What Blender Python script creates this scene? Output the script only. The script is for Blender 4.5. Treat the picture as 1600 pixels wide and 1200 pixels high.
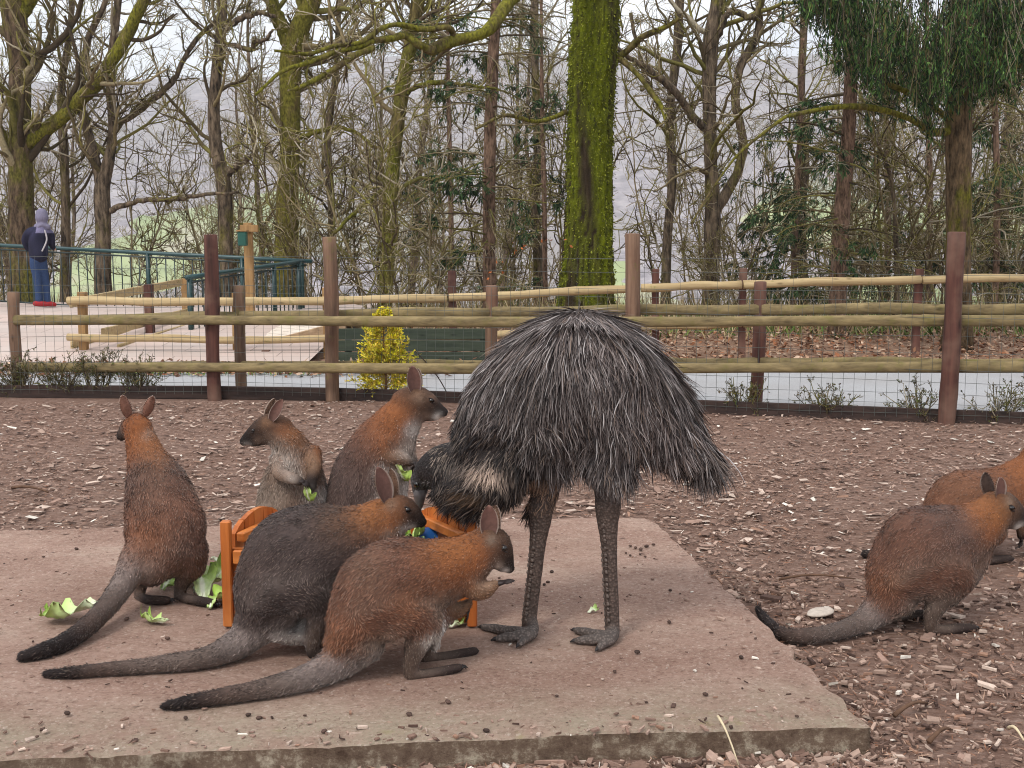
import bpy, math, random
import numpy as np
from mathutils import Vector, Matrix
from mathutils.bvhtree import BVHTree

for o in list(bpy.data.objects): bpy.data.objects.remove(o)
SC = bpy.context.scene
COL = SC.collection
rng = np.random.default_rng(11)

# ------------------------------------------------------------------ camera
FPX, CAMZ = 1800.0, 1.475
PITCH = math.atan(235.0 / FPX)
cam_d = bpy.data.cameras.new('camera'); cam = bpy.data.objects.new('camera', cam_d); COL.objects.link(cam)
cam.location = (0, 0, CAMZ); cam.rotation_euler = (math.pi / 2 - PITCH, 0, 0)
cam_d.sensor_fit = 'HORIZONTAL'; cam_d.sensor_width = 36.0; cam_d.lens = 36.0 * FPX / 1600.0
cam_d.clip_start = 0.05; cam_d.clip_end = 6000
SC.camera = cam
# ------------------------------------------------------------------ sky, sun, exposure
SUN_EL, SUN_AZ = math.radians(52), math.radians(215)      # azimuth from +Y clockwise: behind the camera, to the left
W = bpy.data.worlds.new('World'); SC.world = W; W.use_nodes = True
nt = W.node_tree; nt.nodes.clear()
def wn(t, **k):
    n = nt.nodes.new(t)
    for a, b in k.items(): setattr(n, a, b)
    return n
sky = wn('ShaderNodeTexSky', sky_type='NISHITA', sun_disc=False, sun_elevation=SUN_EL, sun_rotation=SUN_AZ)
tc = wn('ShaderNodeTexCoord'); mp = wn('ShaderNodeMapping'); mp.inputs['Scale'].default_value = (1, 1, 2.2)
nz = wn('ShaderNodeTexNoise'); nz.inputs['Scale'].default_value = 4.2; nz.inputs['Detail'].default_value = 7; nz.inputs['Roughness'].default_value = .6
rp = wn('ShaderNodeValToRGB'); rp.color_ramp.elements[0].position = .36; rp.color_ramp.elements[0].color = (.7, .7, .7, 1)
rp.color_ramp.elements[1].position = .52; rp.color_ramp.elements[1].color = (.985, .985, .985, 1)
n2 = wn('ShaderNodeTexNoise'); n2.inputs['Scale'].default_value = 3.0; n2.inputs['Detail'].default_value = 5
cr = wn('ShaderNodeValToRGB'); cr.color_ramp.elements[0].position = .3; cr.color_ramp.elements[0].color = (7.6, 8.0, 8.7, 1)
cr.color_ramp.elements[1].position = .68; cr.color_ramp.elements[1].color = (12.0, 12.1, 12.3, 1)
mx = wn('ShaderNodeMix', data_type='RGBA'); bg = wn('ShaderNodeBackground'); bg.inputs['Strength'].default_value = .1
ow = wn('ShaderNodeOutputWorld'); L = nt.links
L.new(tc.outputs['Generated'], mp.inputs['Vector']); L.new(mp.outputs['Vector'], nz.inputs['Vector']); L.new(mp.outputs['Vector'], n2.inputs['Vector'])
L.new(nz.outputs['Fac'], rp.inputs['Fac']); L.new(n2.outputs['Fac'], cr.inputs['Fac'])
L.new(rp.outputs['Color'], mx.inputs['Factor']); L.new(sky.outputs['Color'], mx.inputs['A']); L.new(cr.outputs['Color'], mx.inputs['B'])
L.new(mx.outputs['Result'], bg.inputs['Color']); L.new(bg.outputs['Background'], ow.inputs['Surface'])
sun_d = bpy.data.lights.new('sun', 'SUN'); sun_d.energy = 1.5; sun_d.angle = math.radians(14); sun_d.color = (1, .95, .88)
sun = bpy.data.objects.new('sun', sun_d); COL.objects.link(sun)
sdir = Vector((math.sin(SUN_AZ) * math.cos(SUN_EL), math.cos(SUN_AZ) * math.cos(SUN_EL), math.sin(SUN_EL)))
sun.rotation_euler = sdir.to_track_quat('Z', 'Y').to_euler(); sun.location = (0, 0, 30)
SC.view_settings.view_transform = 'Standard'; SC.view_settings.look = 'None'
SC.view_settings.exposure = 0.6; SC.view_settings.gamma = 1.0; SC.view_settings.use_curve_mapping = False
SC.render.engine = 'CYCLES'; SC.cycles.filter_width = 1.05
SC.cycles.max_bounces = 5; SC.cycles.diffuse_bounces = 3; SC.cycles.glossy_bounces = 2; SC.cycles.transmission_bounces = 2
SC.cycles.volume_bounces = 0; SC.cycles.use_denoising = True; SC.cycles.caustics_reflective = False; SC.cycles.caustics_refractive = False

# ------------------------------------------------------------------ helpers
def ray(px, py):
    x, y = (px - 800) / FPX, (600 - py) / FPX
    c, s = math.cos(PITCH), math.sin(PITCH)
    return np.array([x, c + y * s, -s + y * c])
def at(px, py, Y):
    r = ray(px, py); return np.array([0, 0, CAMZ]) + r * (Y / r[1])
def gnd(px, py, z=0.0):
    r = ray(px, py); return np.array([0, 0, CAMZ]) + r * ((z - CAMZ) / r[2])
def mpp(py, Y):
    return Y / ray(800, py)[1] / FPX
def S(r, g, b):
    f = lambda c: c / 12.92 if c <= .04045 else ((c + .055) / 1.055) ** 2.4
    return np.array([f(r / 255), f(g / 255), f(b / 255)])
def norm(a): return a / np.maximum(np.linalg.norm(a, axis=-1, keepdims=True), 1e-9)
def hashn(P, f, seed=0):
    """cheap smooth pseudo noise in [-1,1] for arrays of points"""
    r = np.random.default_rng(seed); out = 0
    for k in range(5):
        d = r.normal(size=3); d /= np.linalg.norm(d)
        out = out + np.sin(P @ d * f * r.uniform(.6, 1.7) + r.uniform(0, 6.28))
    return out / 3.2

ORG = {}
def thing(name, label, cat, loc=(0, 0, 0), group=None):
    o = bpy.data.objects.new(name, None); COL.objects.link(o); o.location = tuple(float(a) for a in loc)
    o.empty_display_size = .1; o['label'] = label; o['category'] = cat
    if group: o['group'] = group
    ORG[o.name] = np.array(loc, float); return o
def tag(o, label, cat, group=None):
    o['label'] = label; o['category'] = cat
    if group: o['group'] = group
    return o

class MB:
    def __init__(s): s.v = []; s.c = []; s.q = []; s.t = []; s.n = 0; s.mi = []
    def add(s, v, q=None, t=None, col=(1, 1, 1)):
        v = np.asarray(v, float).reshape(-1, 3); c = np.asarray(col, float)
        if c.ndim == 1: c = np.broadcast_to(c, (len(v), 3))
        s.v.append(v); s.c.append(c)
        if q is not None and len(q): s.q.append(np.asarray(q, int).reshape(-1, 4) + s.n)
        if t is not None and len(t): s.t.append(np.asarray(t, int).reshape(-1, 3) + s.n)
        s.n += len(v); return s
    def build(s, name, mat, parent=None, smooth=True, origin=None, kind=None):
        v = np.concatenate(s.v); c = np.concatenate(s.c)
        q = np.concatenate(s.q) if s.q else np.zeros((0, 4), int); t = np.concatenate(s.t) if s.t else np.zeros((0, 3), int)
        org = ORG[parent.name] if parent is not None else (np.array(origin, float) if origin is not None else np.zeros(3))
        me = bpy.data.meshes.new(name); me.vertices.add(len(v)); me.vertices.foreach_set('co', (v - org).astype(np.float32).ravel())
        nl = q.size + t.size; me.loops.add(nl); me.polygons.add(len(q) + len(t))
        me.loops.foreach_set('vertex_index', np.concatenate([q.ravel(), t.ravel()]).astype(np.int32))
        st = np.concatenate([np.arange(len(q)) * 4, q.size + np.arange(len(t)) * 3]).astype(np.int32)
        me.polygons.foreach_set('loop_start', st)
        me.polygons.foreach_set('use_smooth', np.full(len(st), smooth))
        me.update(calc_edges=True)
        a = me.color_attributes.new('Col', 'FLOAT_COLOR', 'POINT')
        a.data.foreach_set('color', np.concatenate([c, np.ones((len(c), 1))], 1).astype(np.float32).ravel())
        o = bpy.data.objects.new(name, me); COL.objects.link(o)
        if mat is not None: me.materials.append(mat)
        if parent is not None: o.parent = parent; ORG[o.name] = org
        else: o.location = tuple(org); ORG[o.name] = org
        if kind: o['kind'] = kind
        return o

def tube(mb, P, R, k=8, col=(1, 1, 1), cap=True, up=(0, 0, 1), jit=0.0, seed=0):
    """one tube along P; R is (n,) or (n,2) = radius along 'up' side and lateral"""
    P = np.asarray(P, float); n = len(P); R = np.asarray(R, float)
    if R.ndim == 1: R = np.stack([R, R], 1)
    T = norm(np.gradient(P, axis=0)); up = np.asarray(up, float)
    if abs(T.mean(0) @ up) > .93: up = np.array([1., 0, 0]) if abs(up[2]) > .5 else np.array([0., 0, 1])
    A = norm(np.cross(T, up)); B = np.cross(A, T)
    th = np.arange(k) / k * 2 * math.pi
    V = P[:, None] + (np.cos(th)[None, :, None] * A[:, None] * R[:, 1][:, None, None] + np.sin(th)[None, :, None] * B[:, None] * R[:, 0][:, None, None])
    if jit: V = V + (V - P[:, None]) * (hashn(V.reshape(-1, 3), 1.0 / max(R.mean(), 1e-4), seed).reshape(n, k, 1) * jit)
    i = np.arange(n - 1)[:, None]; j = np.arange(k)[None]; jn = (j + 1) % k
    q = np.stack([i * k + j, i * k + jn, (i + 1) * k + jn, (i + 1) * k + j], -1).reshape(-1, 4)
    V = V.reshape(-1, 3); t = []
    c = np.asarray(col, float)
    if c.ndim == 2: c = np.repeat(c, k, 0)
    if cap:
        V = np.concatenate([V, P[:1], P[-1:]]); a, b = n * k, n * k + 1; m = (n - 1) * k
        t = [(a, (x + 1) % k, x) for x in range(k)] + [(b, m + x, m + (x + 1) % k) for x in range(k)]
        if c.ndim == 2: c = np.concatenate([c, c[:1], c[-1:]])
    mb.add(V, q, t, c)

def tubes(mb, P, R, k=3, col=(1, 1, 1)):
    """batch: P (B,n,3), R (B,n); col (3,) or (B,3)"""
    B_, n, _ = P.shape
    if B_ == 0: return
    T = norm(np.gradient(P, axis=1)); d = norm(P[:, -1] - P[:, 0])
    ref = np.where(np.abs(d[:, 2:3]) > .8, np.array([[1., 0, 0]]), np.array([[0, 0, 1.]]))[:, None]
    A = norm(np.cross(T, np.broadcast_to(ref, T.shape))); B = np.cross(A, T)
    th = np.arange(k) / k * 2 * math.pi
    V = P[:, :, None] + R[:, :, None, None] * (np.cos(th)[None, None, :, None] * A[:, :, None] + np.sin(th)[None, None, :, None] * B[:, :, None])
    b = np.arange(B_)[:, None, None] * n * k; i = np.arange(n - 1)[None, :, None]; j = np.arange(k)[None, None]; jn = (j + 1) % k
    q = np.stack([b + i * k + j, b + i * k + jn, b + (i + 1) * k + jn, b + (i + 1) * k + j], -1).reshape(-1, 4)
    c = np.asarray(col, float)
    if c.ndim == 2: c = np.repeat(c, n * k, 0)
    mb.add(V.reshape(-1, 3), q, None, c)

def box(mb, c, s, col=(1, 1, 1), R=None, bev=.0):
    """box centre c, full size s; optional 3x3 rotation; chamfered ends if bev"""
    s = np.asarray(s, float) / 2; b = bev
    xs = np.array([[-1, -1], [1, -1], [1, 1], [-1, 1]])
    if b > 0:
        o = []
        for z, ins in ((-s[2], b), (-s[2] + b, 0), (s[2] - b, 0), (s[2], b)):
            for sx, sy in ((-1, -1), (1, -1), (1, 1), (-1, 1)):
                if sx * sy > 0: o += [(sx * (s[0] - ins), sy * (s[1] - ins - b), z), (sx * (s[0] - ins - b), sy * (s[1] - ins), z)]
                else: o += [(sx * (s[0] - ins - b), sy * (s[1] - ins), z), (sx * (s[0] - ins), sy * (s[1] - ins - b), z)]
        V = np.array(o).reshape(4, 8, 3)
        ang = np.argsort(np.arctan2(V[1, :, 1] / s[1], V[1, :, 0] / s[0])); V = V[:, ang].reshape(-1, 3); k = 8
        q = [(i * k + j, i * k + (j + 1) % k, (i + 1) * k + (j + 1) % k, (i + 1) * k + j) for i in range(3) for j in range(k)]
        t = [(0, j + 1, j) for j in range(1, k - 1)] + [(24, 24 + j, 25 + j) for j in range(1, k - 1)]
    else:
        V = np.array([(x * s[0], y * s[1], z) for z in (-s[2], s[2]) for x, y in xs])
        q = [(3, 2, 1, 0), (4, 5, 6, 7), (0, 1, 5, 4), (1, 2, 6, 5), (2, 3, 7, 6), (3, 0, 4, 7)]; t = None
    if R is not None: V = V @ np.asarray(R).T
    mb.add(V + np.asarray(c, float), q, t, col)

def frame_from(d, up=(0, 0, 1)):
    """3x3 with local x along d"""
    x = norm(np.asarray(d, float)); y = norm(np.cross(np.asarray(up, float), x)); z = np.cross(x, y)
    return np.stack([x, y, z], 1)

# ------------------------------------------------------------------ materials
def newmat(name, rough=.85):
    m = bpy.data.materials.new(name); m.use_nodes = True
    b = m.node_tree.nodes['Principled BSDF']; b.inputs['Roughness'].default_value = rough
    b.inputs['Specular IOR Level'].default_value = .25
    return m, m.node_tree, b
def node(t, ty, **k):
    n = t.nodes.new(ty)
    for a, b in k.items():
        if a in n.inputs: n.inputs[a].default_value = b
        else: setattr(n, a, b)
    return n
def noise(t, vec, scale, detail=4, rough=.6):
    n = node(t, 'ShaderNodeTexNoise'); n.inputs['Scale'].default_value = scale; n.inputs['Detail'].default_value = detail; n.inputs['Roughness'].default_value = rough
    if vec is not None: t.links.new(vec, n.inputs['Vector'])
    return n.outputs['Fac']
def ramp(t, fac, stops):
    r = node(t, 'ShaderNodeValToRGB'); e = r.color_ramp.elements
    while len(e) < len(stops): e.new(.5)
    for x, (p, c) in zip(e, stops): x.position = p; x.color = (*(c if np.ndim(c) else (c, c, c)), 1)
    t.links.new(fac, r.inputs['Fac']); return r.outputs['Color']
def mixc(t, fac, a, b, mode='MIX'):
    m = node(t, 'ShaderNodeMix', data_type='RGBA', blend_type=mode)
    for key, val in (('Factor', fac), ('A', a), ('B', b)):
        if hasattr(val, 'default_value') or hasattr(val, 'is_linked'): t.links.new(val, m.inputs[key])
        else: m.inputs[key].default_value = val if key == 'Factor' else (*val, 1)
    return m.outputs['Result']
def bump(t, b, h, strength=.5, dist=.01):
    n = node(t, 'ShaderNodeBump'); n.inputs['Strength'].default_value = strength; n.inputs['Distance'].default_value = dist
    t.links.new(h, n.inputs['Height']); t.links.new(n.outputs['Normal'], b.inputs['Normal'])
def coords(t, scale=(1, 1, 1), rnd=True):
    c = node(t, 'ShaderNodeTexCoord'); m = node(t, 'ShaderNodeMapping'); m.inputs['Scale'].default_value = scale
    v = c.outputs['Object']
    if rnd:
        oi = node(t, 'ShaderNodeObjectInfo'); ad = node(t, 'ShaderNodeVectorMath', operation='MULTIPLY_ADD')
        cb = node(t, 'ShaderNodeCombineXYZ')
        for i in range(3): t.links.new(oi.outputs['Random'], cb.inputs[i])
        t.links.new(cb.outputs[0], ad.inputs[0]); ad.inputs[1].default_value = (37, 53, 71); t.links.new(v, ad.inputs[2]); v = ad.outputs[0]
    t.links.new(v, m.inputs['Vector']); return m.outputs['Vector']
def mat_vcol(name, rough=.85, nscale=40, namt=.3, bumpd=0.0, spec=.25, mapscale=(1, 1, 1), sheen=0):
    m, t, b = newmat(name, rough); b.inputs['Specular IOR Level'].default_value = spec
    a = node(t, 'ShaderNodeVertexColor', layer_name='Col'); v = coords(t, mapscale)
    f = noise(t, v, nscale, 5)
    c = mixc(t, 1.0, a.outputs['Color'], ramp(t, f, [(.25, 1 - namt), (.75, 1 + namt)]), 'MULTIPLY')
    t.links.new(c, b.inputs['Base Color'])
    if bumpd: bump(t, b, f, .7, bumpd)
    if sheen: b.inputs['Sheen Weight'].default_value = sheen
    return m
def mat_wood(name, c1, c2, c3=None, axis=0, scale=1.0, moss=0.0, rough=.8, mosscol=None):
    m, t, b = newmat(name, rough)
    sc = [22., 22., 22.]; sc[axis] = 1.6
    v = coords(t, tuple(x * scale for x in sc)); v2 = coords(t, (3 * scale,) * 3)
    f = noise(t, v, 1.0, 6, .65); g = noise(t, v2, 1.0, 4)
    c = ramp(t, f, [(.3, c1), (.7, c2)])
    if c3 is not None: c = mixc(t, ramp(t, g, [(.5, 0.), (.72, .85)]), c, c3)
    if moss:
        g2 = noise(t, v2, 2.3, 6, .7)
        c = mixc(t, ramp(t, g2, [(.62 - moss * .3, 0.), (.75 - moss * .2, .8)]), c, mosscol if mosscol is not None else S(104, 110, 48))
    # dark knots
    vo = node(t, 'ShaderNodeTexVoronoi'); vo.inputs['Scale'].default_value = 1.0
    kv = [9., 9., 9.]; kv[axis] = 3.2; t.links.new(coords(t, tuple(kv)), vo.inputs['Vector'])
    c = mixc(t, ramp(t, vo.outputs['Distance'], [(.05, .65), (.16, 0.)]), c, c1 * .35)
    t.links.new(c, b.inputs['Base Color']); bump(t, b, f, .6, .006)
    return m
def mat_bark(name, c1, c2, moss=.3, mosscol=None, scale=1.0):
    m, t, b = newmat(name, .95); b.inputs['Specular IOR Level'].default_value = .1
    v = coords(t, (9 * scale, 9 * scale, 2.4 * scale)); v2 = coords(t, (2.2, 2.2, 1.1))
    f = noise(t, v, 1.6, 7, .7); g = noise(t, v2, 1.0, 6, .7); h = noise(t, v2, 14, 4)
    c = ramp(t, f, [(.36, c1 * .55), (.5, (c1 + c2) / 2), (.62, c2 * 1.15)])
    mc = mosscol if mosscol is not None else S(112, 112, 36)
    mcol = ramp(t, h, [(.34, mc * .3), (.5, mc * .8), (.66, mc * 1.3)])
    c = mixc(t, ramp(t, g, [(.70 - moss * .55, 0.), (.80 - moss * .45, .9)]), c, mcol)
    t.links.new(c, b.inputs['Base Color']); bump(t, b, f, 1.0, .06)
    return m
# ================================================================== THE SETTING
SLAB_Z = 0.075
def terrain(X, Y):
    s = np.clip((Y - 21) / 380, 0, 1); s = s * s * (3 - 2 * s) * .55 + s * .45
    r = np.clip((Y - 330) / 1050, 0, 1); r = r * r * (3 - 2 * r)
    z = -62 * s + 250 * r + 14 * np.sin(X / 260 + .6) * r + 7 * np.sin(X / 97 + Y / 150) * r + 4 * np.sin(X / 41 + Y / 60 + 2) * r
    z = z + np.clip((np.abs(X) - 12) / 30, 0, 1) * 0
    return z - .05
def sheet(name, xs, ys, zf, mat, kind='structure'):
    X, Y = np.meshgrid(xs, ys); Z = zf(X, Y); n, m = X.shape
    i = np.arange(n - 1)[:, None]; j = np.arange(m - 1)[None]
    q = np.stack([i * m + j, i * m + j + 1, (i + 1) * m + j + 1, (i + 1) * m + j], -1).reshape(-1, 4)
    mb = MB().add(np.stack([X, Y, Z], -1).reshape(-1, 3), q); o = mb.build(name, mat); o['kind'] = kind; return o

# terrain: leaf-littered wood floor, dropping to a valley, wooded hillside with fields beyond
m, t, b = newmat('terrain_mat', 1.0); b.inputs['Specular IOR Level'].default_value = .05
v = coords(t, (1, 1, 1), False)
near = ramp(t, noise(t, v, 9, 6, .7), [(.3, S(84, 64, 52)), (.5, S(140, 112, 94)), (.7, S(170, 146, 124))])
wood = ramp(t, noise(t, v, .09, 8, .75), [(.32, S(96, 90, 95)), (.5, S(152, 144, 147)), (.68, S(186, 177, 175))])  # bare-wood tones, lightened to put valley haze into the colour
wood = mixc(t, ramp(t, noise(t, v, .012, 4), [(.45, 0.), (.6, .55)]), wood, S(134, 128, 118))
vo = node(t, 'ShaderNodeTexVoronoi'); vo.inputs['Scale'].default_value = .011; vo.feature = 'F1'; t.links.new(v, vo.inputs['Vector'])
fields = ramp(t, noise(t, v, .02, 2), [(.35, S(140, 154, 100)), (.55, S(170, 182, 120)), (.7, S(180, 174, 142))])
sp = node(t, 'ShaderNodeSeparateXYZ'); t.links.new(v, sp.inputs[0])
def mrange(val, a, b_, c, d):
    n = node(t, 'ShaderNodeMapRange'); t.links.new(val, n.inputs[0])
    for i, x in enumerate((a, b_, c, d)): n.inputs[i + 1].default_value = x
    return n.outputs[0]
zsum = node(t, 'ShaderNodeMath', operation='ADD'); t.links.new(sp.outputs['Z'], zsum.inputs[0])
zw = node(t, 'ShaderNodeMath', operation='MULTIPLY'); t.links.new(noise(t, v, .006, 3), zw.inputs[0]); zw.inputs[1].default_value = 70; t.links.new(zw.outputs[0], zsum.inputs[1])
band = ramp(t, mrange(zsum.outputs[0], -40, 120, 0, 1), [(.18, 0.), (.30, 1.), (.60, 1.), (.72, 0.)])
fm = mixc(t, 1.0, ramp(t, vo.outputs['Color'], [(.66, 0.), (.70, 1.)]), band, 'MULTIPLY')
far = mixc(t, fm, wood, fields)
c = mixc(t, mrange(sp.outputs['Y'], 60, 180, 0, 1), near, far)
t.links.new(c, b.inputs['Base Color'])
ys = np.concatenate([np.linspace(-40, 10, 8), np.linspace(13, 60, 40), np.linspace(64, 320, 24), np.linspace(330, 1700, 70)])
xs = np.concatenate([np.linspace(-1500, -60, 36), np.linspace(-50, 50, 21), np.linspace(60, 1500, 36)])
sheet('ground', xs, ys, terrain, m)

# bark-mulch floor of the enclosure
m, t, b = newmat('mulch_mat', .95); b.inputs['Specular IOR Level'].default_value = .12
v = coords(t, (1, 1, 1), False); v2 = coords(t, (.55, 1.5, 1), False)
f = noise(t, v2, 34, 8, .75); g = noise(t, v, 1.1, 5); h = noise(t, v2, 11, 6, .7)
c = ramp(t, f, [(.28, S(86, 66, 58)), (.45, S(132, 106, 95)), (.58, S(154, 129, 118)), (.74, S(178, 156, 145))])
c = mixc(t, ramp(t, h, [(.4, .6), (.62, 0.)]), c, S(110, 84, 73))
c = mixc(t, ramp(t, g, [(.4, .3), (.65, 0.)]), c, S(112, 82, 68)); c = mixc(t, 1.0, c, (1.0, 1.015, .99), "MULTIPLY")
t.links.new(c, b.inputs['Base Color']); bump(t, b, f, 1.0, .02)
def mulch_z(X, Y):
    P = np.stack([X, Y, 0 * X], -1); return .012 * hashn(P, 2.2, 5) + .006 * hashn(P, 7, 6) - .004
FA = [gnd(-260, 619), gnd(0, 619), gnd(338, 621), gnd(522, 624), gnd(985, 640), gnd(1477, 660), gnd(1900, 676)]
def fence_y(x): return np.interp(x, [p[0] for p in FA], [p[1] for p in FA])
X, T_ = np.meshgrid(np.linspace(-7, 7, 120), np.linspace(0, 1, 110)); Yg = -3 + (fence_y(X) + .01 + 3) * T_; n_, m_ = X.shape
i = np.arange(n_ - 1)[:, None]; j = np.arange(m_ - 1)[None]
MB().add(np.stack([X, Yg, mulch_z(X, Yg)], -1).reshape(-1, 3), np.stack([i * m_ + j, i * m_ + j + 1, (i + 1) * m_ + j + 1, (i + 1) * m_ + j], -1).reshape(-1, 4)).build('mulch_ground', m)['kind'] = 'structure'

# asphalt path outside the enclosure
m, t, b = newmat('path_mat', .85)
v = coords(t, (1, 1, 1), False); f = noise(t, v, 60, 6, .7); g = noise(t, v, .8, 5)
c = mixc(t, ramp(t, g, [(.4, 0.), (.7, .4)]), ramp(t, f, [(.3, S(142, 142, 144)), (.7, S(172, 172, 174))]), S(138, 132, 128))
t.links.new(c, b.inputs['Base Color']); bump(t, b, f, .4, .004)
X, T_ = np.meshgrid(np.linspace(-16, 16, 60), np.linspace(0, 1, 8)); Yg = fence_y(X) + .012 + (12.3 - fence_y(X)) * T_; n_, m_ = X.shape
i = np.arange(n_ - 1)[:, None]; j = np.arange(m_ - 1)[None]
MB().add(np.stack([X, Yg, 0 * X + .004], -1).reshape(-1, 3), np.stack([i * m_ + j, i * m_ + j + 1, (i + 1) * m_ + j + 1, (i + 1) * m_ + j], -1).reshape(-1, 4)).build('path', m)['kind'] = 'structure'
# pinkish paving of the viewing terrace
m, t, b = newmat('paving_mat', .85)
v = coords(t, (1, 1, 1), False); f = noise(t, v, 45, 5, .7); g = noise(t, v, .9, 5)
br = node(t, 'ShaderNodeTexBrick'); t.links.new(v, br.inputs['Vector']); br.inputs['Scale'].default_value = 1.0
br.inputs['Brick Width'].default_value = .8; br.inputs['Row Height'].default_value = .4; br.inputs['Mortar Size'].default_value = .008
br.inputs['Color1'].default_value = (*S(190, 170, 160), 1); br.inputs['Color2'].default_value = (*S(174, 157, 148), 1); br.inputs['Mortar'].default_value = (*S(140, 126, 118), 1)
c = mixc(t, ramp(t, g, [(.4, 0.), (.7, .5)]), br.outputs['Color'], S(184, 176, 170))
t.links.new(c, b.inputs['Base Color']); bump(t, b, f, .4, .004)
def terr_z(X, Y): return .008 + .25 * np.clip((Y - 13.2) / 4.5, 0, 1)
sheet('paving', np.linspace(-14, -2.35, 40), np.linspace(12.5, 20.6, 20), terr_z, m)

# ---- slab
m, t, b = newmat('slab_mat', .9); b.inputs['Specular IOR Level'].default_value = .2
v = coords(t, (1, 1, 1), False); v2 = coords(t, (.7, 1.4, 1), False)
f = noise(t, v, 70, 8, .75); g = noise(t, v2, 2.4, 6, .65); h = noise(t, v2, 22, 6, .7); k = noise(t, v, .9, 3)
c = ramp(t, g, [(.3, S(164, 130, 116)), (.5, S(186, 154, 139)), (.68, S(198, 174, 158))])
c = mixc(t, ramp(t, noise(t, v2, 1.3, 6, .7), [(.42, 0.), (.6, .75)]), c, S(152, 117, 102))
c = mixc(t, ramp(t, h, [(.34, .55), (.48, 0.)]), c, S(128, 96, 83))
h2 = noise(t, v2, 42, 8, .85)
c = mixc(t, ramp(t, h2, [(.36, .65), (.46, 0.)]), c, S(108, 80, 69))
c = mixc(t, ramp(t, h2, [(.56, 0.), (.68, .6)]), c, S(200, 180, 164))
c = mixc(t, ramp(t, f, [(.5, 0.), (.72, .6)]), c, S(196, 176, 158))
c = mixc(t, ramp(t, f, [(.25, .5), (.40, 0.)]), c, S(104, 80, 69))
sp2 = node(t, 'ShaderNodeSeparateXYZ'); t.links.new(v, sp2.inputs[0])
# worn bare strip and lichen near the front lip
def dist_front(lo, hi, a, b2):
    ma = node(t, 'ShaderNodeMath', operation='MULTIPLY_ADD'); t.links.new(sp2.outputs['X'], ma.inputs[0]); ma.inputs[1].default_value = -.087
    t.links.new(sp2.outputs['Y'], ma.inputs[2]); n = node(t, 'ShaderNodeMapRange'); t.links.new(ma.outputs[0], n.inputs[0])
    for i, x in enumerate((lo, hi, a, b2)): n.inputs[i + 1].default_value = x
    return n.outputs[0]
edge = mixc(t, 1.0, ramp(t, dist_front(3.18, 3.48, 1, 0), [(0., 0.), (1., .8)]), ramp(t, noise(t, v, 6, 5), [(.35, .2), (.6, 1.)]), 'MULTIPLY')
c = mixc(t, edge, c, S(176, 164, 142))
lich = mixc(t, 1.0, ramp(t, dist_front(3.16, 3.25, 1, 0), [(.2, 0.), (1., 1.)]), ramp(t, noise(t, v, 3.5, 5), [(.58, 0.), (.68, .6)]), 'MULTIPLY')
c = mixc(t, lich, c, S(150, 150, 52))
side = ramp(t, noise(t, v, 16, 7, .75), [(.33, S(92, 72, 60)), (.5, S(128, 108, 92)), (.64, S(190, 176, 156))])
geo = node(t, 'ShaderNodeNewGeometry'); sg = node(t, 'ShaderNodeSeparateXYZ'); t.links.new(geo.outputs['Normal'], sg.inputs[0])
c = mixc(t, ramp(t, sg.outputs['Z'], [(.3, 1.), (.7, 0.)]), c, side)
t.links.new(c, b.inputs['Base Color']); gv = node(t, 'ShaderNodeTexVoronoi'); gv.inputs['Scale'].default_value = 95; t.links.new(v, gv.inputs['Vector'])
g3 = noise(t, v, 130, 6, .8)
sp_c = ramp(t, gv.outputs['Color'], [(.12, S(112, 84, 73)), (.35, S(172, 141, 127)), (.7, S(198, 169, 154)), (.93, S(228, 211, 198))])
c = mixc(t, ramp(t, g3, [(.46, 0.), (.6, .7)]), c, sp_c)
c = mixc(t, ramp(t, sg.outputs['Z'], [(.3, 1.), (.7, 0.)]), c, side); c = mixc(t, 1.0, c, (1.0, 1.0, .985), "MULTIPLY"); t.links.new(c, b.inputs['Base Color'])
hsum = node(t, 'ShaderNodeMath', operation='ADD'); t.links.new(h2, hsum.inputs[0]); t.links.new(g3, hsum.inputs[1]); bump(t, b, hsum.outputs[0], 1.0, .012)
FRc = gnd(1356, 1130, SLAB_Z); BRc = gnd(1012, 806, SLAB_Z); FLc = gnd(0, 1187, SLAB_Z); BLc = gnd(0, 827, SLAB_Z)
FLc = FRc + (FLc - FRc) * 1.5; BLc = BRc + (BLc - BRc) * 1.6
def bil(u, w):
    return (FLc * (1 - u) + FRc * u) * (1 - w) + (BLc * (1 - u) + BRc * u) * w
nu, nw = 150, 70
us = np.linspace(0, 1, nu); ws = np.linspace(0, 1, nw)
U, Wd = np.meshgrid(us, ws); P = (FLc * (1 - U)[..., None] + FRc * U[..., None]) * (1 - Wd)[..., None] + (BLc * (1 - U)[..., None] + BRc * U[..., None]) * Wd[..., None]
P[..., 2] = SLAB_Z + .003 * hashn(P, 3, 1) + .0018 * hashn(P, 12, 2)
ed = np.minimum(np.minimum(Wd * nw, (1 - U) * nu), (1 - Wd) * nw)
jit = np.stack([hashn(P, 30, 3) + hashn(P, 9, 8), hashn(P, 34, 4) + hashn(P, 8, 9), 0 * U], -1) * .010
P = P + jit * (ed < .9)[..., None]; P[..., 2] -= (ed < .9) * (.004 + .004 * np.maximum(0, hashn(P, 18, 7)) + .006 * np.maximum(0, hashn(P, 60, 17)))
cd = np.hypot((1 - U) * nu, (1 - Wd) * nw * .8); P = P - ((cd < 4) * (4 - cd) / 4 * .05)[..., None] * norm(BRc - (FRc + FLc) / 2)
mb = MB(); n_, m_ = nw, nu
i = np.arange(n_ - 1)[:, None]; j = np.arange(m_ - 1)[None]
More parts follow.
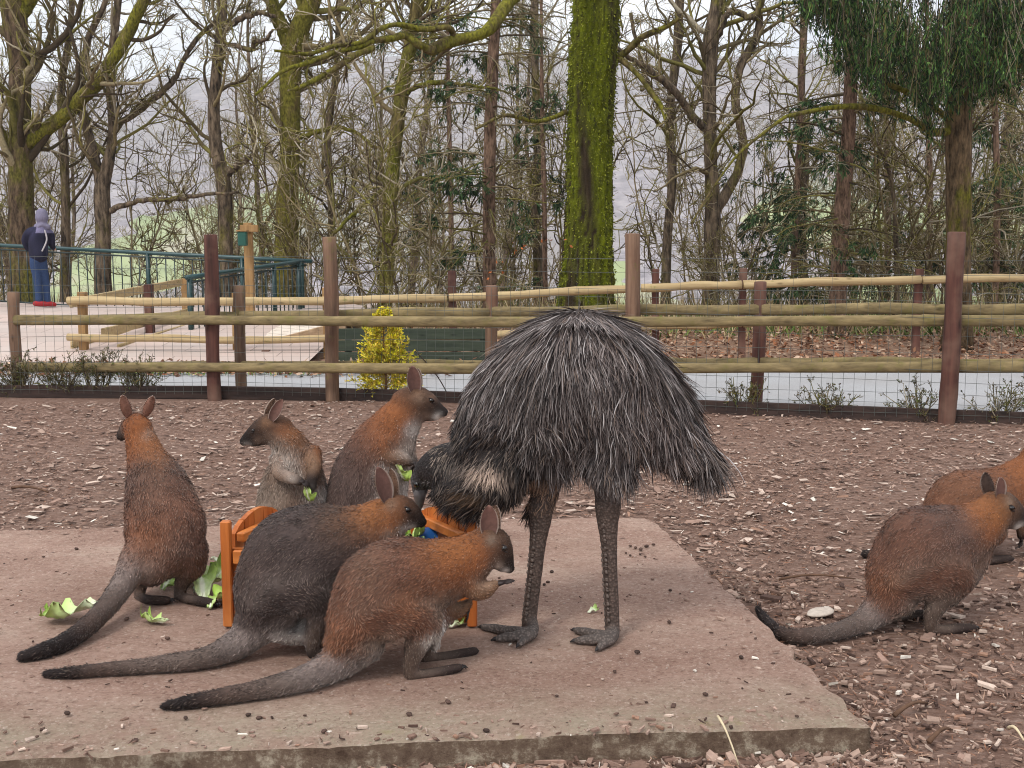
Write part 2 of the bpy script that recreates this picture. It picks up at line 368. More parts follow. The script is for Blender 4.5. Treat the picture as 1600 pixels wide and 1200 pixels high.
mb.add(P.reshape(-1, 3), np.stack([i * m_ + j, i * m_ + j + 1, (i + 1) * m_ + j + 1, (i + 1) * m_ + j], -1).reshape(-1, 4))
ring = np.concatenate([P[0, :], P[1:, -1], P[-1, -2::-1], P[-2:0:-1, 0]]); nr = len(ring)
layers = [ring]
for q_, (dz, o_) in enumerate(((.025, .0), (.05, .004), (.12, .012))):
    r2 = ring.copy(); r2[:, 2] = SLAB_Z - dz + .006 * hashn(ring, 14, 20 + q_)
    nrm = norm(ring - np.array([-1.2, 4.4, SLAB_Z])); nrm[:, 2] = 0
    r2 += nrm * (o_ + .008 * hashn(ring, 22, 30 + q_))[:, None]; layers.append(r2)
SV = np.stack(layers); i = np.arange(3)[:, None]; j = np.arange(nr)[None]
mb.add(SV.reshape(-1, 3), np.stack([i * nr + j, (i + 1) * nr + j, (i + 1) * nr + (j + 1) % nr, i * nr + (j + 1) % nr], -1).reshape(-1, 4))
slab = mb.build('concrete_slab', m); slab['kind'] = 'structure'

# ================================================================== FENCES
M_post = mat_wood('post_stain', S(48, 30, 27), S(102, 66, 56), S(120, 94, 80), axis=2, scale=.7)
M_postb = mat_wood('post_weathered', S(66, 48, 38), S(134, 106, 86), S(106, 70, 56), axis=2, scale=.7, moss=.12)
M_posty = mat_wood('post_new', S(124, 94, 58), S(164, 130, 88), None, axis=2)
M_board = mat_wood('board_mossy', S(84, 72, 50), S(150, 132, 94), S(120, 106, 72), axis=0, moss=.3, mosscol=S(108, 102, 54))
M_rail = mat_wood('rail_pale', S(146, 124, 88), S(190, 168, 128), S(164, 142, 104), axis=0, moss=.1)
M_base = mat_wood('base_board', S(36, 28, 26), S(70, 54, 48), None, axis=0)
m, t, b = newmat('wire', .5); b.inputs['Base Color'].default_value = (*S(92, 96, 92), 1); b.inputs['Metallic'].default_value = .3; M_wire = m

def post(p, h, r, parent, mat, seed, lean=0, square=False, k=14, name='post'):
    mb = MB(); n = 14; zz = np.linspace(-.12, h, n); R = np.full(n, r) * (1 + .04 * np.sin(zz * 5 + seed))
    zz = np.concatenate([zz, [h + r * .12]]); R = np.concatenate([R, [R[-1] * .86]])
    rr = np.random.default_rng(seed)
    P = np.stack([p[0] + lean * zz + .006 * np.sin(zz * 4 + seed), p[1] + .006 * np.cos(zz * 3.1 + seed), p[2] + zz], 1)
    if square:
        tube(mb, P, R, 4, up=(.8, .6, 0))
    else: tube(mb, P, R, k, jit=.05, seed=seed)
    return mb.build(name, mat, parent, smooth=not square)
def rail(a, b_, r, parent, mat, seed, flat=None, name='rail'):
    a, b_ = np.asarray(a, float), np.asarray(b_, float)
    if flat is None or flat[0] == 'oval':
        mb = MB(); n = 16; s = np.linspace(0, 1, n)[:, None]; P = a + (b_ - a) * s
        P[:, 2] += .007 * np.sin(s[:, 0] * 9 + seed); R = r * (1 + .06 * np.sin(s[:, 0] * 14 + seed * 2) + .03 * np.sin(s[:, 0] * 31))
        R = R if flat is None else np.stack([R / r * flat[2], R / r * flat[1]], 1); tube(mb, P, R, 12, jit=.03, seed=seed); return mb.build(name, mat, parent)
    mb = MB(); d = b_ - a; Ln = np.linalg.norm(d); box(mb, (a + b_) / 2, (Ln, flat[0], flat[1]), R=frame_from(d), bev=.006)
    return mb.build(name, mat, parent, smooth=False)

# near (enclosure) fence
def fa_line(px):       # a point on the fence's foot line for a photo column
    for a, b_ in zip(FA[:-1], FA[1:]):
        r = ray(px, 600)
        A = np.array([[r[0], -(b_ - a)[0]], [r[1], -(b_ - a)[1]]]); s = np.linalg.solve(A, a[:2])
        if -1e-6 <= s[1] <= 1.000001: return a + (b_ - a) * s[1]
    return FA[-1]
fenceA = thing('enclosure_fence', 'wire mesh fence on tall dark posts with two mossy half-round rails behind the animals', 'fence', FA[3])
for i, (px, h, mt) in enumerate(((338, 1.46, M_post), (522, 1.44, M_postb), (985, 1.47, M_postb), (1477, 1.48, M_post))):
    p = fa_line(px) + np.array([0, -.07, 0]); post(p, h, .062 if px != 1477 else .066, fenceA, mt, 3 + i, lean=(.004, -.003, .0, .006)[i])
short = [(-330, 457, .9), (17, 457, .9), (371, 447, .95), (767, 447, 1.0), (1190, 441, 1.02), (1640, 440, 1.02)]
for i, (px, ty, h) in enumerate(short):
    p = fa_line(px) + np.array([0, .16, 0]); z = at(px, ty, p[1])[2]
    post(p, z - p[2], .052, fenceA, (M_postb, M_postb, M_postb, M_postb, M_post, M_post)[i], 20 + i, square=False)
for (ya, yb) in ((((-330, 503), (17, 501), (371, 494), (767, 487), (1190, 483), (1640, 483)), None), (((-330, 575), (17, 575), (371, 572), (767, 569), (1190, 566), (1640, 569)), None)):
    for i in range(5):
        (x0, y0), (x1, y1) = ya[i], ya[i + 1]
        a = fa_line(x0) + np.array([0, .125, 0]); c = fa_line(x1) + np.array([0, .125, 0])
        a[2] = at(x0, y0, a[1])[2]; c[2] = at(x1, y1, c[1])[2]
        d = norm(c - a); rail(a + d * .01, c - d * .01, .04, fenceA, M_board, i, flat=('oval', .022, .044), name='half_round_rail')
for i in range(len(FA) - 1):
    a, c = FA[i].copy(), FA[i + 1].copy(); a[2] = c[2] = .045
    d = norm(c - a); rail(a + d * .004, c - d * .004, 0, fenceA, M_base, i, flat=(.03, .12), name='base_board')
# wire mesh, one panel between posts
for i in range(len(FA) - 1):
    a, c = FA[i] + np.array([0, -.025, 0]), FA[i + 1] + np.array([0, -.025, 0]); d = c - a; Ln = np.linalg.norm(d); d = d / Ln
    nv = int(Ln / .082); s = (np.arange(nv) + .5) * Ln / nv
    mb = MB(); base = a + d * s[:, None]; top = 1.02
    wob = .004 * np.sin(s * 2.3 + i)
    P = np.stack([base + np.array([0, 0, z]) + np.stack([wob * z, 0 * s, 0 * s], 1) for z in (.03, .5, top)], 1)
    tubes(mb, P, np.full(P.shape[:2], .0017), 3)
    hz = [.06, .14, .22, .32, .42, .55, .68, .82, .95, 1.02, 1.16, 1.27]
    n = 14; u = np.linspace(0, Ln, n); P = np.stack([np.stack([a + d * x + np.array([0, 0, z + .006 * math.sin(x * 3 + z * 9)]) for x in u]) for z in hz])
    tubes(mb, P, np.full(P.shape[:2], .0019), 3)
    s2 = np.arange(int(Ln / .3)) * .3 + .1; base = a + d * s2[:, None]
    P = np.stack([base + np.array([0, 0, z]) for z in (1.0, 1.14, 1.28)], 1); tubes(mb, P, np.full(P.shape[:2], .0014), 3)
    mb.build('wire_mesh', M_wire, fenceA)

# far fence across the path, round pale rails
YB = 14.0
fenceB = thing('post_and_rail_fence', 'low fence of pale round rails across the far side of the path', 'fence', at(708, 570, YB))
upx = [(104, 470), (370, 472), (700, 466), (1000, 450), (1160, 444), (1440, 437), (1720, 432)]
lpx = [(104, 527), (370, 531), (700, 528), (1000, 511), (1160, 506), (1440, 498), (1720, 493)]
for pts in (upx, lpx):
    for i in range(len(pts) - 1):
        a, c = at(*pts[i], YB), at(*pts[i + 1], YB); d = norm(c - a)
        rail(a + d * .012, c - d * .012, .05 if pts is upx else .046, fenceB, M_rail, i + (0 if pts is upx else 9))
for i, (px, ty, by, mt) in enumerate(((133, 457, 560, M_posty), (372, 458, 566, M_posty), (513, 450, 590, M_posty), (708, 424, 582, M_post), (1023, 421, 556, M_post), (1158, 420, 560, M_post), (1430, 421, 556, M_post), (1712, 418, 556, M_post))):
    p = at(px, by, YB + .12); z = at(px, ty, YB + .12)[2]; p[2] = min(p[2], .02); post(p, z - p[2], .062, fenceB, mt, 60 + i, square=True)
# side run of the far fence, turning back along the terrace
fenceC = thing('ramp_side_fence', 'short run of pale rails slanting back beside the terrace ramp', 'fence', at(237, 548, 15.2))
for i, (p0, y0, p1, y1, Y0, Y1) in enumerate(((110, 474, 283, 441, 14.3, 17.6), (160, 520, 300, 486, 14.3, 17.6), (185, 545, 330, 500, 14.3, 17.4), (112, 540, 262, 512, 14.2, 17.0))):
    rail(at(p0, y0, Y0), at(p1, y1, Y1), 0, fenceC, M_rail, 30 + i, flat=(.04, .11))
post(at(237, 560, 15.6), at(237, 445, 15.6)[2] - at(237, 560, 15.6)[2], .07, fenceC, M_post, 71, square=True)
post(at(292, 520, 17.7), at(292, 436, 17.7)[2] - at(292, 520, 17.7)[2], .06, fenceC, M_posty, 72, square=True)

# ---- raised timber ramp
M_ramp = mat_wood('ramp_boards', S(190, 178, 164), S(220, 208, 194), None, axis=0, scale=.5)
M_skirt = mat_wood('ramp_skirt', S(150, 124, 96), S(186, 160, 130), None, axis=0)
M_rwall = mat_wood('ramp_wall', S(176, 172, 164), S(204, 200, 192), None, axis=2, scale=.4)
ramp_t = thing('timber_ramp', 'raised pale boardwalk ramp with timber skirt behind the fence posts', 'ramp', gnd(400, 575))
def plate(pts, th, mat, parent, name):
    P = np.array(pts); n = len(P); B = P.copy(); B[:, 2] -= th; mb = MB()
    V = np.concatenate([P, B]); q = [(j, (j + 1) % n, n + (j + 1) % n, n + j)[::-1] for j in range(n)]
    t_ = [(0, j, j + 1) for j in range(1, n - 1)] + [(n, n + j + 1, n + j) for j in range(1, n - 1)]
    return mb.add(V, q, t_).build(name, mat, parent, smooth=False)
A_, B_, C_, D_ = at(246, 552, 14.6), at(332, 556, 14.4), at(486, 504, 15.2), at(395, 498, 17.8)
zt = [A_, B_, C_, at(545, 500, 15.6), D_]
nb = 14     # boards across the ramp
E0, E1 = B_, at(540, 501, 15.3); G0, G1 = A_, at(440, 494, 18.0)
for i in range(nb):
    s0, s1 = i / nb + .004, (i + 1) / nb - .004
    plate([E0 + (E1 - E0) * s0, E0 + (E1 - E0) * s1, G0 + (G1 - G0) * s1, G0 + (G1 - G0) * s0], .04, M_ramp, ramp_t, 'board')
ea = E0 + np.array([0, -.03, -.06]); eb = E1 + np.array([0, -.03, -.06]); rail(ea, eb, 0, ramp_t, M_skirt, 5, flat=(.04, .14), name='skirt_board')
for i in range(7):
    s0, s1 = .3 + i * .1 + .004, .3 + (i + 1) * .1 - .004
    a, c = E0 + (E1 - E0) * s0, E0 + (E1 - E0) * s1
    mb = MB(); lo0, lo1 = a.copy(), c.copy(); lo0[2] = lo1[2] = -.05; hi0, hi1 = a - [0, 0, .14], c - [0, 0, .14]
    off = np.array([0, .06, 0]); V = [lo0, lo1, hi1, hi0, lo0 + off, lo1 + off, hi1 + off, hi0 + off]
    mb.add(V, [(0, 1, 2, 3), (7, 6, 5, 4), (0, 4, 5, 1), (1, 5, 6, 2), (2, 6, 7, 3), (3, 7, 4, 0)]).build('wall_panel', M_rwall, ramp_t, smooth=False)
M_green = mat_vcol('green_paint', .35, 30, .12, spec=.5)
mb = MB(); p = at(424, 562, 14.3); box(mb, p + np.array([0, -.3, .0]), (.09, .09, .3)); mb.build('ramp_post', M_post, ramp_t, smooth=False)
post(at(553 - 40, 575, 14.9), .55, .06, ramp_t, M_posty, 44, square=True, name='ramp_post')

# ---- green railing
GC = S(14, 50, 50); GCD = S(12, 36, 35)
def railing(a, c, h, label, nbar, posts, end=None):
    t_ = thing('metal_railing', label, 'railing', a, )
    mb = MB(); P = np.stack([a + (c - a) * s + np.array([0, 0, h]) for s in np.linspace(-.02, 1.012, 8)]); tube(mb, P, np.full(8, .034), 10, col=S(28, 62, 64)); mb.build('handrail', M_green, t_)
    for zz in (.12, h - .07):
        mb = MB(); P = np.stack([a + (c - a) * s + np.array([0, 0, zz]) for s in np.linspace(0, 1, 6)]); tube(mb, P, np.full(6, .016), 6, col=GCD); mb.build('crossbar', M_green, t_)
    for i in range(nbar):
        s = (i + .5) / nbar; mb = MB(); p = a + (c - a) * s
        tube(mb, np.stack([p + [0, 0, .12], p + [0, 0, h - .07]]), np.full(2, .0095), 6, col=GCD); mb.build('baluster', M_green, t_)
    for s in posts:
        mb = MB(); p = a + (c - a) * s; tube(mb, np.stack([p + [0, 0, -.1], p + [0, 0, h * .5], p + [0, 0, h]]), np.full(3, .036), 10, col=GC); mb.build('post', M_green, t_)
    return t_
RA, RB = at(-190, 478, 20.4), at(481, 514, 18.9); zt1 = at(-190, 373, 20.4)[2]; zt2 = at(481, 408, 18.9)[2]
RA[2] = zt1 - 1.08; RB[2] = zt2 - 1.08
railing(RA, RB, 1.08, 'dark green metal railing along the back of the terrace behind the person', 50, (.01, .385, .65, .86, .99))
RC = at(300, 556, 15.9); RC[2] = at(300, 433, 15.9)[2] - 1.08; RD = RB + np.array([-.05, -.12, 0])
railing(RC, RD, 1.08, 'green metal railing running down along the ramp towards the tall dark post', 24, (.0, .5, .72, .97))
for p in (RC,):
    pass
# ---- wooden post carrying a green box
bp = thing('box_post', 'pale wooden post with crosspiece carrying a small green box by the railing', 'post', at(390, 520, 16.6))
z0 = at(390, 525, 16.6); z1 = at(390, 348, 16.6)
mb = MB(); box(mb, (z0 + z1) / 2, (.12, .1, z1[2] - z0[2]), bev=.008); mb.build('upright', M_posty, bp, smooth=False)
mb = MB(); p = at(391, 357, 16.6); box(mb, p + np.array([0, -.07, 0]), (.26, .04, .1), bev=.006); mb.build('crosspiece', M_posty, bp, smooth=False)
mb = MB(); p = at(384, 373, 16.5); box(mb, p + np.array([-.02, -.1, 0]), (.12, .12, .2), col=S(16, 74, 62), bev=.01); bxx = mb.build('green_box', M_green, bp, smooth=False)
mb = MB(); box(mb, p + np.array([-.02, -.1, .113]), (.15, .15, .02), col=S(150, 118, 78), bev=.004); mb.build('lid', M_posty, bxx, smooth=False)

# ---- dark green boarded screen behind the yellow conifer
scr = thing('green_screen', 'low dark green boarded panel beyond the yellow conifer', 'panel', gnd(650, 584))
M_scr = mat_wood('screen_paint', S(40, 48, 40), S(66, 74, 60), None, axis=0)
for i in range(3):
    a = at(520, 0, 13.2); a = np.array([at(526, 560, 13.2)[0], 13.2, .06 + i * .135]); c = np.array([at(775, 560, 13.2)[0], 13.2, .06 + i * .135 + .0])
    rail(a, c, 0, scr, M_scr, i, flat=(.025, .128), name='board')
for px in (545, 755):
    mb = MB(); box(mb, (at(px, 560, 13.25)[0], 13.25, .16), (.07, .06, .44)); mb.build('stake', M_scr, scr, smooth=False)
# ================================================================== TREES
M_twig = mat_vcol('twig_mat', .95, 25, .35, spec=.08)
M_leaf = mat_vcol('foliage_mat', .8, 8, .25, spec=.15)
M_oak = mat_bark('bark_oak', S(58, 46, 36), S(112, 94, 76), moss=.42, mosscol=S(104, 100, 44))
M_mossy = mat_bark('bark_mossy', S(60, 50, 36), S(112, 98, 66), moss=.55, mosscol=S(122, 120, 40))
M_ash = mat_bark('bark_grey', S(60, 52, 44), S(122, 106, 88), moss=.3, mosscol=S(112, 106, 50))
M_spr = mat_bark('bark_spruce', S(84, 66, 54), S(140, 114, 96), moss=.15, scale=1.6)

def spline(pts, n):
    P = np.asarray(pts, float); m = len(P); s = np.linspace(0, m - 1, n); i = np.clip(s.astype(int), 0, m - 2); f = (s - i)[:, None]
    g = lambda k: P[np.clip(i + k, 0, m - 1)]
    a, b_, c, d = g(-1), g(0), g(1), g(2)
    return .5 * ((2 * b_) + (c - a) * f + (2 * a - 5 * b_ + 4 * c - d) * f * f + (3 * b_ - a - 3 * c + d) * f ** 3)
def walk(r, P0, D0, Ln, n, gn, trop=(0, 0, 0)):
    B = len(P0); P = np.empty((B, n, 3)); P[:, 0] = P0; D = norm(D0); st = (Ln / (n - 1))[:, None]; tr = np.asarray(trop, float)
    for i in range(1, n):
        D = norm(D + gn * r.normal(size=(B, 3)) + tr); P[:, i] = P[:, i - 1] + D * st
    return P
def kids(r, P, R, cnt, trange, ang, lenr, Lpar, n, gn, trop, rr, rtip, rmin=.003, flat=0.0):
    """children of a batch of branches"""
    B, m, _ = P.shape; idx = np.repeat(np.arange(B), cnt); K = len(idx)
    tt = r.uniform(trange[0], trange[1], K) * (m - 1); i = np.clip(tt.astype(int), 0, m - 2); f = (tt - i)[:, None]
    p = P[idx, i] * (1 - f) + P[idx, i + 1] * f; T = norm(P[idx, i + 1] - P[idx, i])
    pr = R[idx, i] * (1 - f[:, 0]) + R[idx, i + 1] * f[:, 0]
    rv = norm(np.cross(T, r.normal(size=(K, 3)))); rv[:, 2] *= (1 - flat)
    a = np.radians(r.uniform(ang[0], ang[1], K))[:, None]; D = T * np.cos(a) + rv * np.sin(a)
    Ln = Lpar[idx] * r.uniform(lenr[0], lenr[1], K) * (1 - .45 * tt / (m - 1))
    Q = walk(r, p, D, Ln, n, gn, trop)
    r0 = np.maximum(pr * rr, rmin); RR = r0[:, None] * np.linspace(1, rtip, n)[None]
    return Q, np.maximum(RR, rmin * .7), Ln
TW = np.array([S(104, 92, 66), S(132, 118, 88), S(156, 143, 112), S(124, 118, 64), S(86, 74, 58), S(180, 169, 146), S(140, 133, 76)])
def twcol(r, K, dark=1.0): return TW[r.integers(0, len(TW), K)] * r.uniform(.7, 1.1, (K, 1)) * dark
def blades(mb, p, d, ln, w, col, r, nrm=None):
    """leaf/needle kites: root p, direction d, length ln, width w"""
    K = len(p); d = norm(d); s = norm(np.cross(d, r.normal(size=(K, 3)) if nrm is None else nrm)) * (w / 2)[:, None]
    V = np.stack([p, p + d * (ln * .45)[:, None] + s, p + d * ln[:, None], p + d * (ln * .45)[:, None] - s], 1).reshape(-1, 3)
    q = np.arange(K)[:, None] * 4 + np.arange(4)[None]; mb.add(V, q, None, np.repeat(col, 4, 0))

def crown(mb, r, stems, Rs, nl1, tr1, len1, nl2, nl3, nl4=0, up=.12, dark=1.0, gn=.22, wmin=.004, cmoss=None):
    """limbs on a batch of stems -> branches -> twigs (all into mb)"""
    Ls = np.linalg.norm(stems[:, -1] - stems[:, 0], axis=1)
    P1, R1, L1 = kids(r, stems, Rs, nl1, tr1, (35, 80), len1, Ls, 9, gn, (0, 0, up), .38, .3, .014)
    c1 = twcol(r, len(P1), .8 * dark)
    if cmoss is not None: c1 = c1 * .4 + cmoss * .6
    tubes(mb, P1, R1, 6, c1)
    P2, R2, L2 = kids(r, P1, R1, nl2, (.15, 1), (25, 70), (.35, .75), L1, 6, gn, (0, 0, up * .7), .6, .35, .008)
    tubes(mb, P2, R2, 4, twcol(r, len(P2), .9 * dark))
    P3, R3, L3 = kids(r, P2, R2, nl3, (.1, 1), (25, 70), (.4, .8), L2, 4, gn, (0, 0, up * .5), .6, .4, wmin)
    tubes(mb, P3, R3, 3, twcol(r, len(P3), dark))
    if nl4:
        P4, R4, L4 = kids(r, P3, R3, nl4, (.15, 1), (25, 65), (.45, .9), L3, 4, gn, (0, 0, .03), .7, .5, wmin * .8)
        tubes(mb, P4, R4, 3, twcol(r, len(P4), dark))

def trunk_from_px(rows, n=40):
    """rows: (px, py, half width px, Y)"""
    P = np.array([at(a, b_, Y) for a, b_, w, Y in rows]); R = np.array([[w * mpp(b_, Y)] * 3 for a, b_, w, Y in rows])
    Q = spline(P, n); RR = np.maximum(spline(R, n)[:, 0], .012)
    return Q, RR
def hero(name, label, cat, rows, limbs, mat, seed, cr=None, k=14, jit=.07, limbmat=None, down=1.0, topx=None):
    r = np.random.default_rng(seed); P, R = trunk_from_px(rows)
    base = P[0].copy(); gz = float(terrain(base[0], base[1])) - .3
    if base[2] > gz:
        ext = np.linspace(gz, base[2], 7)[:-1]; E = np.stack([np.full(6, base[0]), np.full(6, base[1]), ext], 1)
        fl = R[0] * (1 + .5 * np.linspace(1, 0, 7)[:-1] ** 2); P = np.concatenate([E, P]); R = np.concatenate([fl, R])
    t_ = thing(name, label, cat, P[0])
    mb = MB(); tube(mb, P, R, k, jit=jit, seed=seed); mb.build('trunk', mat, t_)
    stems = [(P[6:], R[6:])]
    for lr in limbs:
        Q, RR = trunk_from_px(lr, 26); Q = Q + (r.normal(size=Q.shape) * .012); mb = MB(); tube(mb, Q, RR, 9, jit=.08, seed=seed); mb.build('limb', limbmat or mat, t_); stems.append((Q, RR))
    if cr:
        mb = MB()
        for i, (Q, RR) in enumerate(stems):
            ii = np.linspace(0, len(Q) - 1, 20).astype(int)
            kw = dict(cr)
            if i > 0: kw['nl1'] = max(4, kw['nl1'] // 2); kw['tr1'] = (.25, 1)
            crown(mb, r, Q[ii][None], RR[ii][None], **kw)
        mb.build('crown', M_twig, t_)
    return t_

CR = dict(nl1=16, tr1=(.25, 1), len1=(.16, .42), nl2=5, nl3=5, nl4=1)
hero('oak_tree', 'brown oak trunk at the far left edge with a mossy limb slanting up right', 'tree',
     [(40, 440, 24, 21.6), (34, 330, 20, 21.6), (32, 220, 17, 21.6), (30, 100, 16, 21.6), (20, 0, 20, 21.6), (14, -160, 13, 21.6), (22, -420, 7, 21.9)],
     [[(44, 226, 12, 21.6), (75, 200, 11, 21.5), (118, 165, 11, 21.4), (160, 118, 11, 21.2), (195, 60, 10, 21.1), (215, 20, 9, 21.0), (245, -40, 8, 20.9), (270, -130, 5, 20.6)],
      [(34, 20, 12, 21.6), (58, -30, 11, 21.6), (90, -120, 8, 21.6), (105, -260, 5, 21.6)],
      [(30, 285, 7, 21.6), (8, 215, 6, 21.5), (-30, 150, 5, 21.4), (-60, 60, 4, 21.1)]], M_oak, 1, CR, limbmat=M_mossy)
hero('twin_stem_tree', 'dark tree parting into two crooked stems to the right of the person', 'tree',
     [(160, 430, 13, 21.8), (161, 340, 12, 21.8), (160, 290, 12, 21.8), (172, 240, 8, 21.8), (176, 190, 7, 21.8), (172, 120, 7, 21.8), (180, 40, 6, 21.8), (190, -60, 5, 21.8), (200, -240, 3, 21.8)],
     [[(160, 295, 8, 21.8), (146, 240, 8, 21.8), (131, 180, 7, 21.8), (126, 120, 6, 21.8), (140, 60, 5, 21.8), (165, 0, 4, 21.8), (185, -70, 3, 21.8)],
      [(176, 195, 5, 21.8), (215, 175, 5, 21.7), (255, 140, 5, 21.6), (275, 118, 4, 21.6), (300, 70, 4, 21.5), (340, 30, 3, 21.4)],
      [(172, 330, 5, 21.8), (210, 315, 4, 21.6), (260, 312, 4, 21.4), (310, 306, 3, 21.3), (370, 300, 2, 21.2)]], M_ash, 2, dict(CR, nl1=20))
hero('leaning_tree', 'dark slender tree with a broken stub halfway up behind the green railing', 'tree',
     [(354, 430, 12, 21.6), (352, 360, 11, 21.6), (350, 290, 11, 21.6), (338, 230, 10, 21.6), (334, 170, 9, 21.6), (340, 100, 9, 21.6), (346, 40, 8, 21.6), (348, -20, 7, 21.6), (340, -200, 4, 21.6)],
     [[(350, 272, 7, 21.6), (368, 262, 6, 21.5), (385, 250, 5, 21.4), (402, 235, 2, 21.3)],
      [(350, 45, 5, 21.6), (378, 28, 5, 21.4), (405, 20, 4, 21.3), (430, 26, 3, 21.2)],
      [(352, 68, 4, 21.6), (392, 78, 4, 21.5), (398, 66, 4, 21.4), (415, 62, 3, 21.3), (428, 46, 2, 21.2)]], M_ash, 3, CR)
hero('forked_oak', 'thick mossy olive trunk forking near the top beside the box post', 'tree',
     [(446, 440, 20, 21.5), (448, 370, 18, 21.5), (450, 300, 17, 21.5), (454, 220, 16, 21.5), (453, 150, 16, 21.5), (455, 90, 18, 21.5), (470, 40, 15, 21.5), (490, -10, 14, 21.5), (510, -130, 9, 21.5), (520, -330, 5, 21.5)],
     [[(452, 70, 12, 21.5), (437, 35, 11, 21.5), (420, -10, 10, 21.5), (400, -110, 7, 21.5), (390, -260, 4, 21.5)],
      [(470, 215, 4, 21.5), (500, 205, 4, 21.4), (540, 200, 3, 21.2), (580, 225, 3, 21.0), (620, 240, 2, 20.9)]], mat_bark('bark_olive', S(64, 54, 34), S(116, 100, 64), moss=.62, mosscol=S(110, 106, 40)), 4, CR)
hero('slanting_tree', 'mossy trunk leaning to the right left of the brown conifer trunk', 'tree',
     [(600, 480, 11, 18.5), (606, 400, 11, 18.5), (610, 320, 11, 18.5), (618, 220, 11, 18.5), (630, 130, 11, 18.5), (645, 50, 10, 18.5), (655, -10, 10, 18.5), (680, -170, 7, 18.5), (695, -350, 4, 18.5)],
     [[(626, 150, 4, 18.5), (665, 130, 4, 18.3), (720, 132, 3, 18), (780, 140, 2, 17.8)],
      [(612, 290, 4, 18.5), (580, 310, 3, 18.4), (540, 345, 3, 18.2), (510, 380, 2, 18)]], mat_bark('bark_slant', S(58, 50, 32), S(110, 98, 60), moss=.55, mosscol=S(104, 104, 36)), 5, dict(CR, nl1=14))
hero('forked_ash', 'tall brown tree splitting low into two upright stems right of the mossy oak', 'tree',
     [(1112, 480, 14, 20), (1112, 400, 13, 20), (1113, 320, 12, 20), (1110, 230, 10, 20), (1108, 130, 11, 20), (1112, 60, 12, 20), (1122, 10, 13, 20), (1130, -80, 10, 20), (1140, -300, 5, 20)],
     [[(1118, 330, 9, 20), (1142, 290, 8, 20), (1162, 235, 7, 20), (1150, 150, 7, 20), (1158, 105, 7, 20), (1182, 60, 7, 20), (1188, 10, 6, 20), (1198, -90, 4, 20)],
      [(1108, 205, 6, 20), (1090, 190, 6, 19.9), (1060, 150, 6, 19.7), (1030, 120, 6, 19.6), (990, 95, 4, 19.4), (960, 70, 3, 19.3)],
      [(1120, 60, 6, 20), (1140, 20, 5, 19.8), (1180, 25, 5, 19.6), (1200, -30, 3, 19.4)]], M_ash, 7, CR)
hero('slim_ash', 'slim grey tree standing close to the right of the mossy oak', 'tree',
     [(1040, 470, 8, 21), (1042, 380, 7, 21), (1050, 280, 7, 21), (1046, 180, 7, 21), (1058, 80, 7, 21), (1062, 0, 7, 21), (1070, -150, 4, 21)],
     [[(1048, 190, 4, 21), (1022, 150, 4, 21), (1000, 90, 3, 21), (985, 20, 3, 21)]], M_ash, 8, dict(CR, nl1=18))
for i, (lab, rows) in enumerate((
    ('thin grey stem between the person and the twin-stemmed tree', [(101, 440, 8, 23), (103, 340, 7, 23), (100, 240, 7, 23), (96, 140, 6, 23), (110, 40, 5, 23), (120, -140, 3, 23)]),
    ('thin dark stem just right of the forked mossy trunk', [(515, 450, 7, 24), (518, 330, 6, 24), (512, 220, 6, 24), (525, 110, 5, 24), (530, 0, 4, 24), (540, -150, 3, 24)]),
    ('slim dark double stem right of the brown conifer trunk', [(842, 440, 8, 24), (838, 330, 7, 24), (840, 220, 7, 24), (836, 110, 6, 24), (836, 0, 6, 24), (842, -150, 3, 24)]),
    ('slim straight stem near the dark spruce foliage on the right', [(1256, 450, 8, 23), (1252, 350, 7, 23), (1258, 250, 7, 23), (1252, 150, 6, 23), (1256, 40, 6, 23), (1260, -120, 4, 23)]),
    ('thin pale sapling stem left of the right-hand conifer trunk', [(1402, 470, 4, 18), (1400, 380, 4, 18), (1394, 290, 3, 18), (1376, 235, 3, 18), (1350, 200, 2, 18)]))):
    hero('slender_tree', lab, 'tree', rows, [], M_ash, 30 + i, dict(CR, nl1=14, tr1=(.15, 1), nl4=1), k=9)

# ---- big mossy oak: ridged trunk, moss tufts, one long limb reaching left over the clearing
r = np.random.default_rng(6)
rows = [(916, 520, 46, 16.5), (917, 460, 40, 16.5), (919, 400, 36, 16.5), (921, 320, 34, 16.5), (921, 220, 33, 16.5), (924, 150, 33, 16.5), (927, 90, 34, 16.5), (931, 20, 33, 16.5), (934, -60, 32, 16.5), (938, -220, 24, 16.5), (945, -420, 10, 16.5)]
P, R = trunk_from_px(rows, 190)
gz = -.2; E = np.linspace(gz, P[0, 2], 20)[:-1]
P = np.concatenate([np.stack([np.full(19, P[0, 0]), np.full(19, P[0, 1]), E], 1), P]); R = np.concatenate([R[0] * (1 + .35 * np.linspace(1, 0, 20)[:-1] ** 2), R])
big = thing('mossy_oak', 'massive oak trunk covered in bright green moss behind the emu', 'tree', P[0])
k = 90; th = np.arange(k) / k * 2 * math.pi; zz = P[:, 2]
TH, ZZ = np.meshgrid(th, zz); Q3 = np.stack([np.cos(TH) * 3, np.sin(TH) * 3, ZZ * .5], -1)
rid = np.abs(np.sin(TH * 11 + 1.4 * np.sin(ZZ * 2.1) + .9 * np.sin(ZZ * 5.3 + TH * 3)) + .5 * np.sin(TH * 23 + ZZ * 3.7 + 1.2 * np.sin(ZZ * 9)))
disp = .026 * rid + .02 * hashn(Q3, 1.4, 3) + .014 * hashn(Q3, 4, 4) + .016 * hashn(Q3 * np.array([1, 1, 7]), 6, 12) + .012 * hashn(Q3 * np.array([1, 1, 6]), 14, 13)
fl = np.clip((.9 - ZZ) / 1.1, 0, 1) ** 2 * (.08 * np.sin(TH * 5 + .7))
RR = R[:, None] + disp + fl
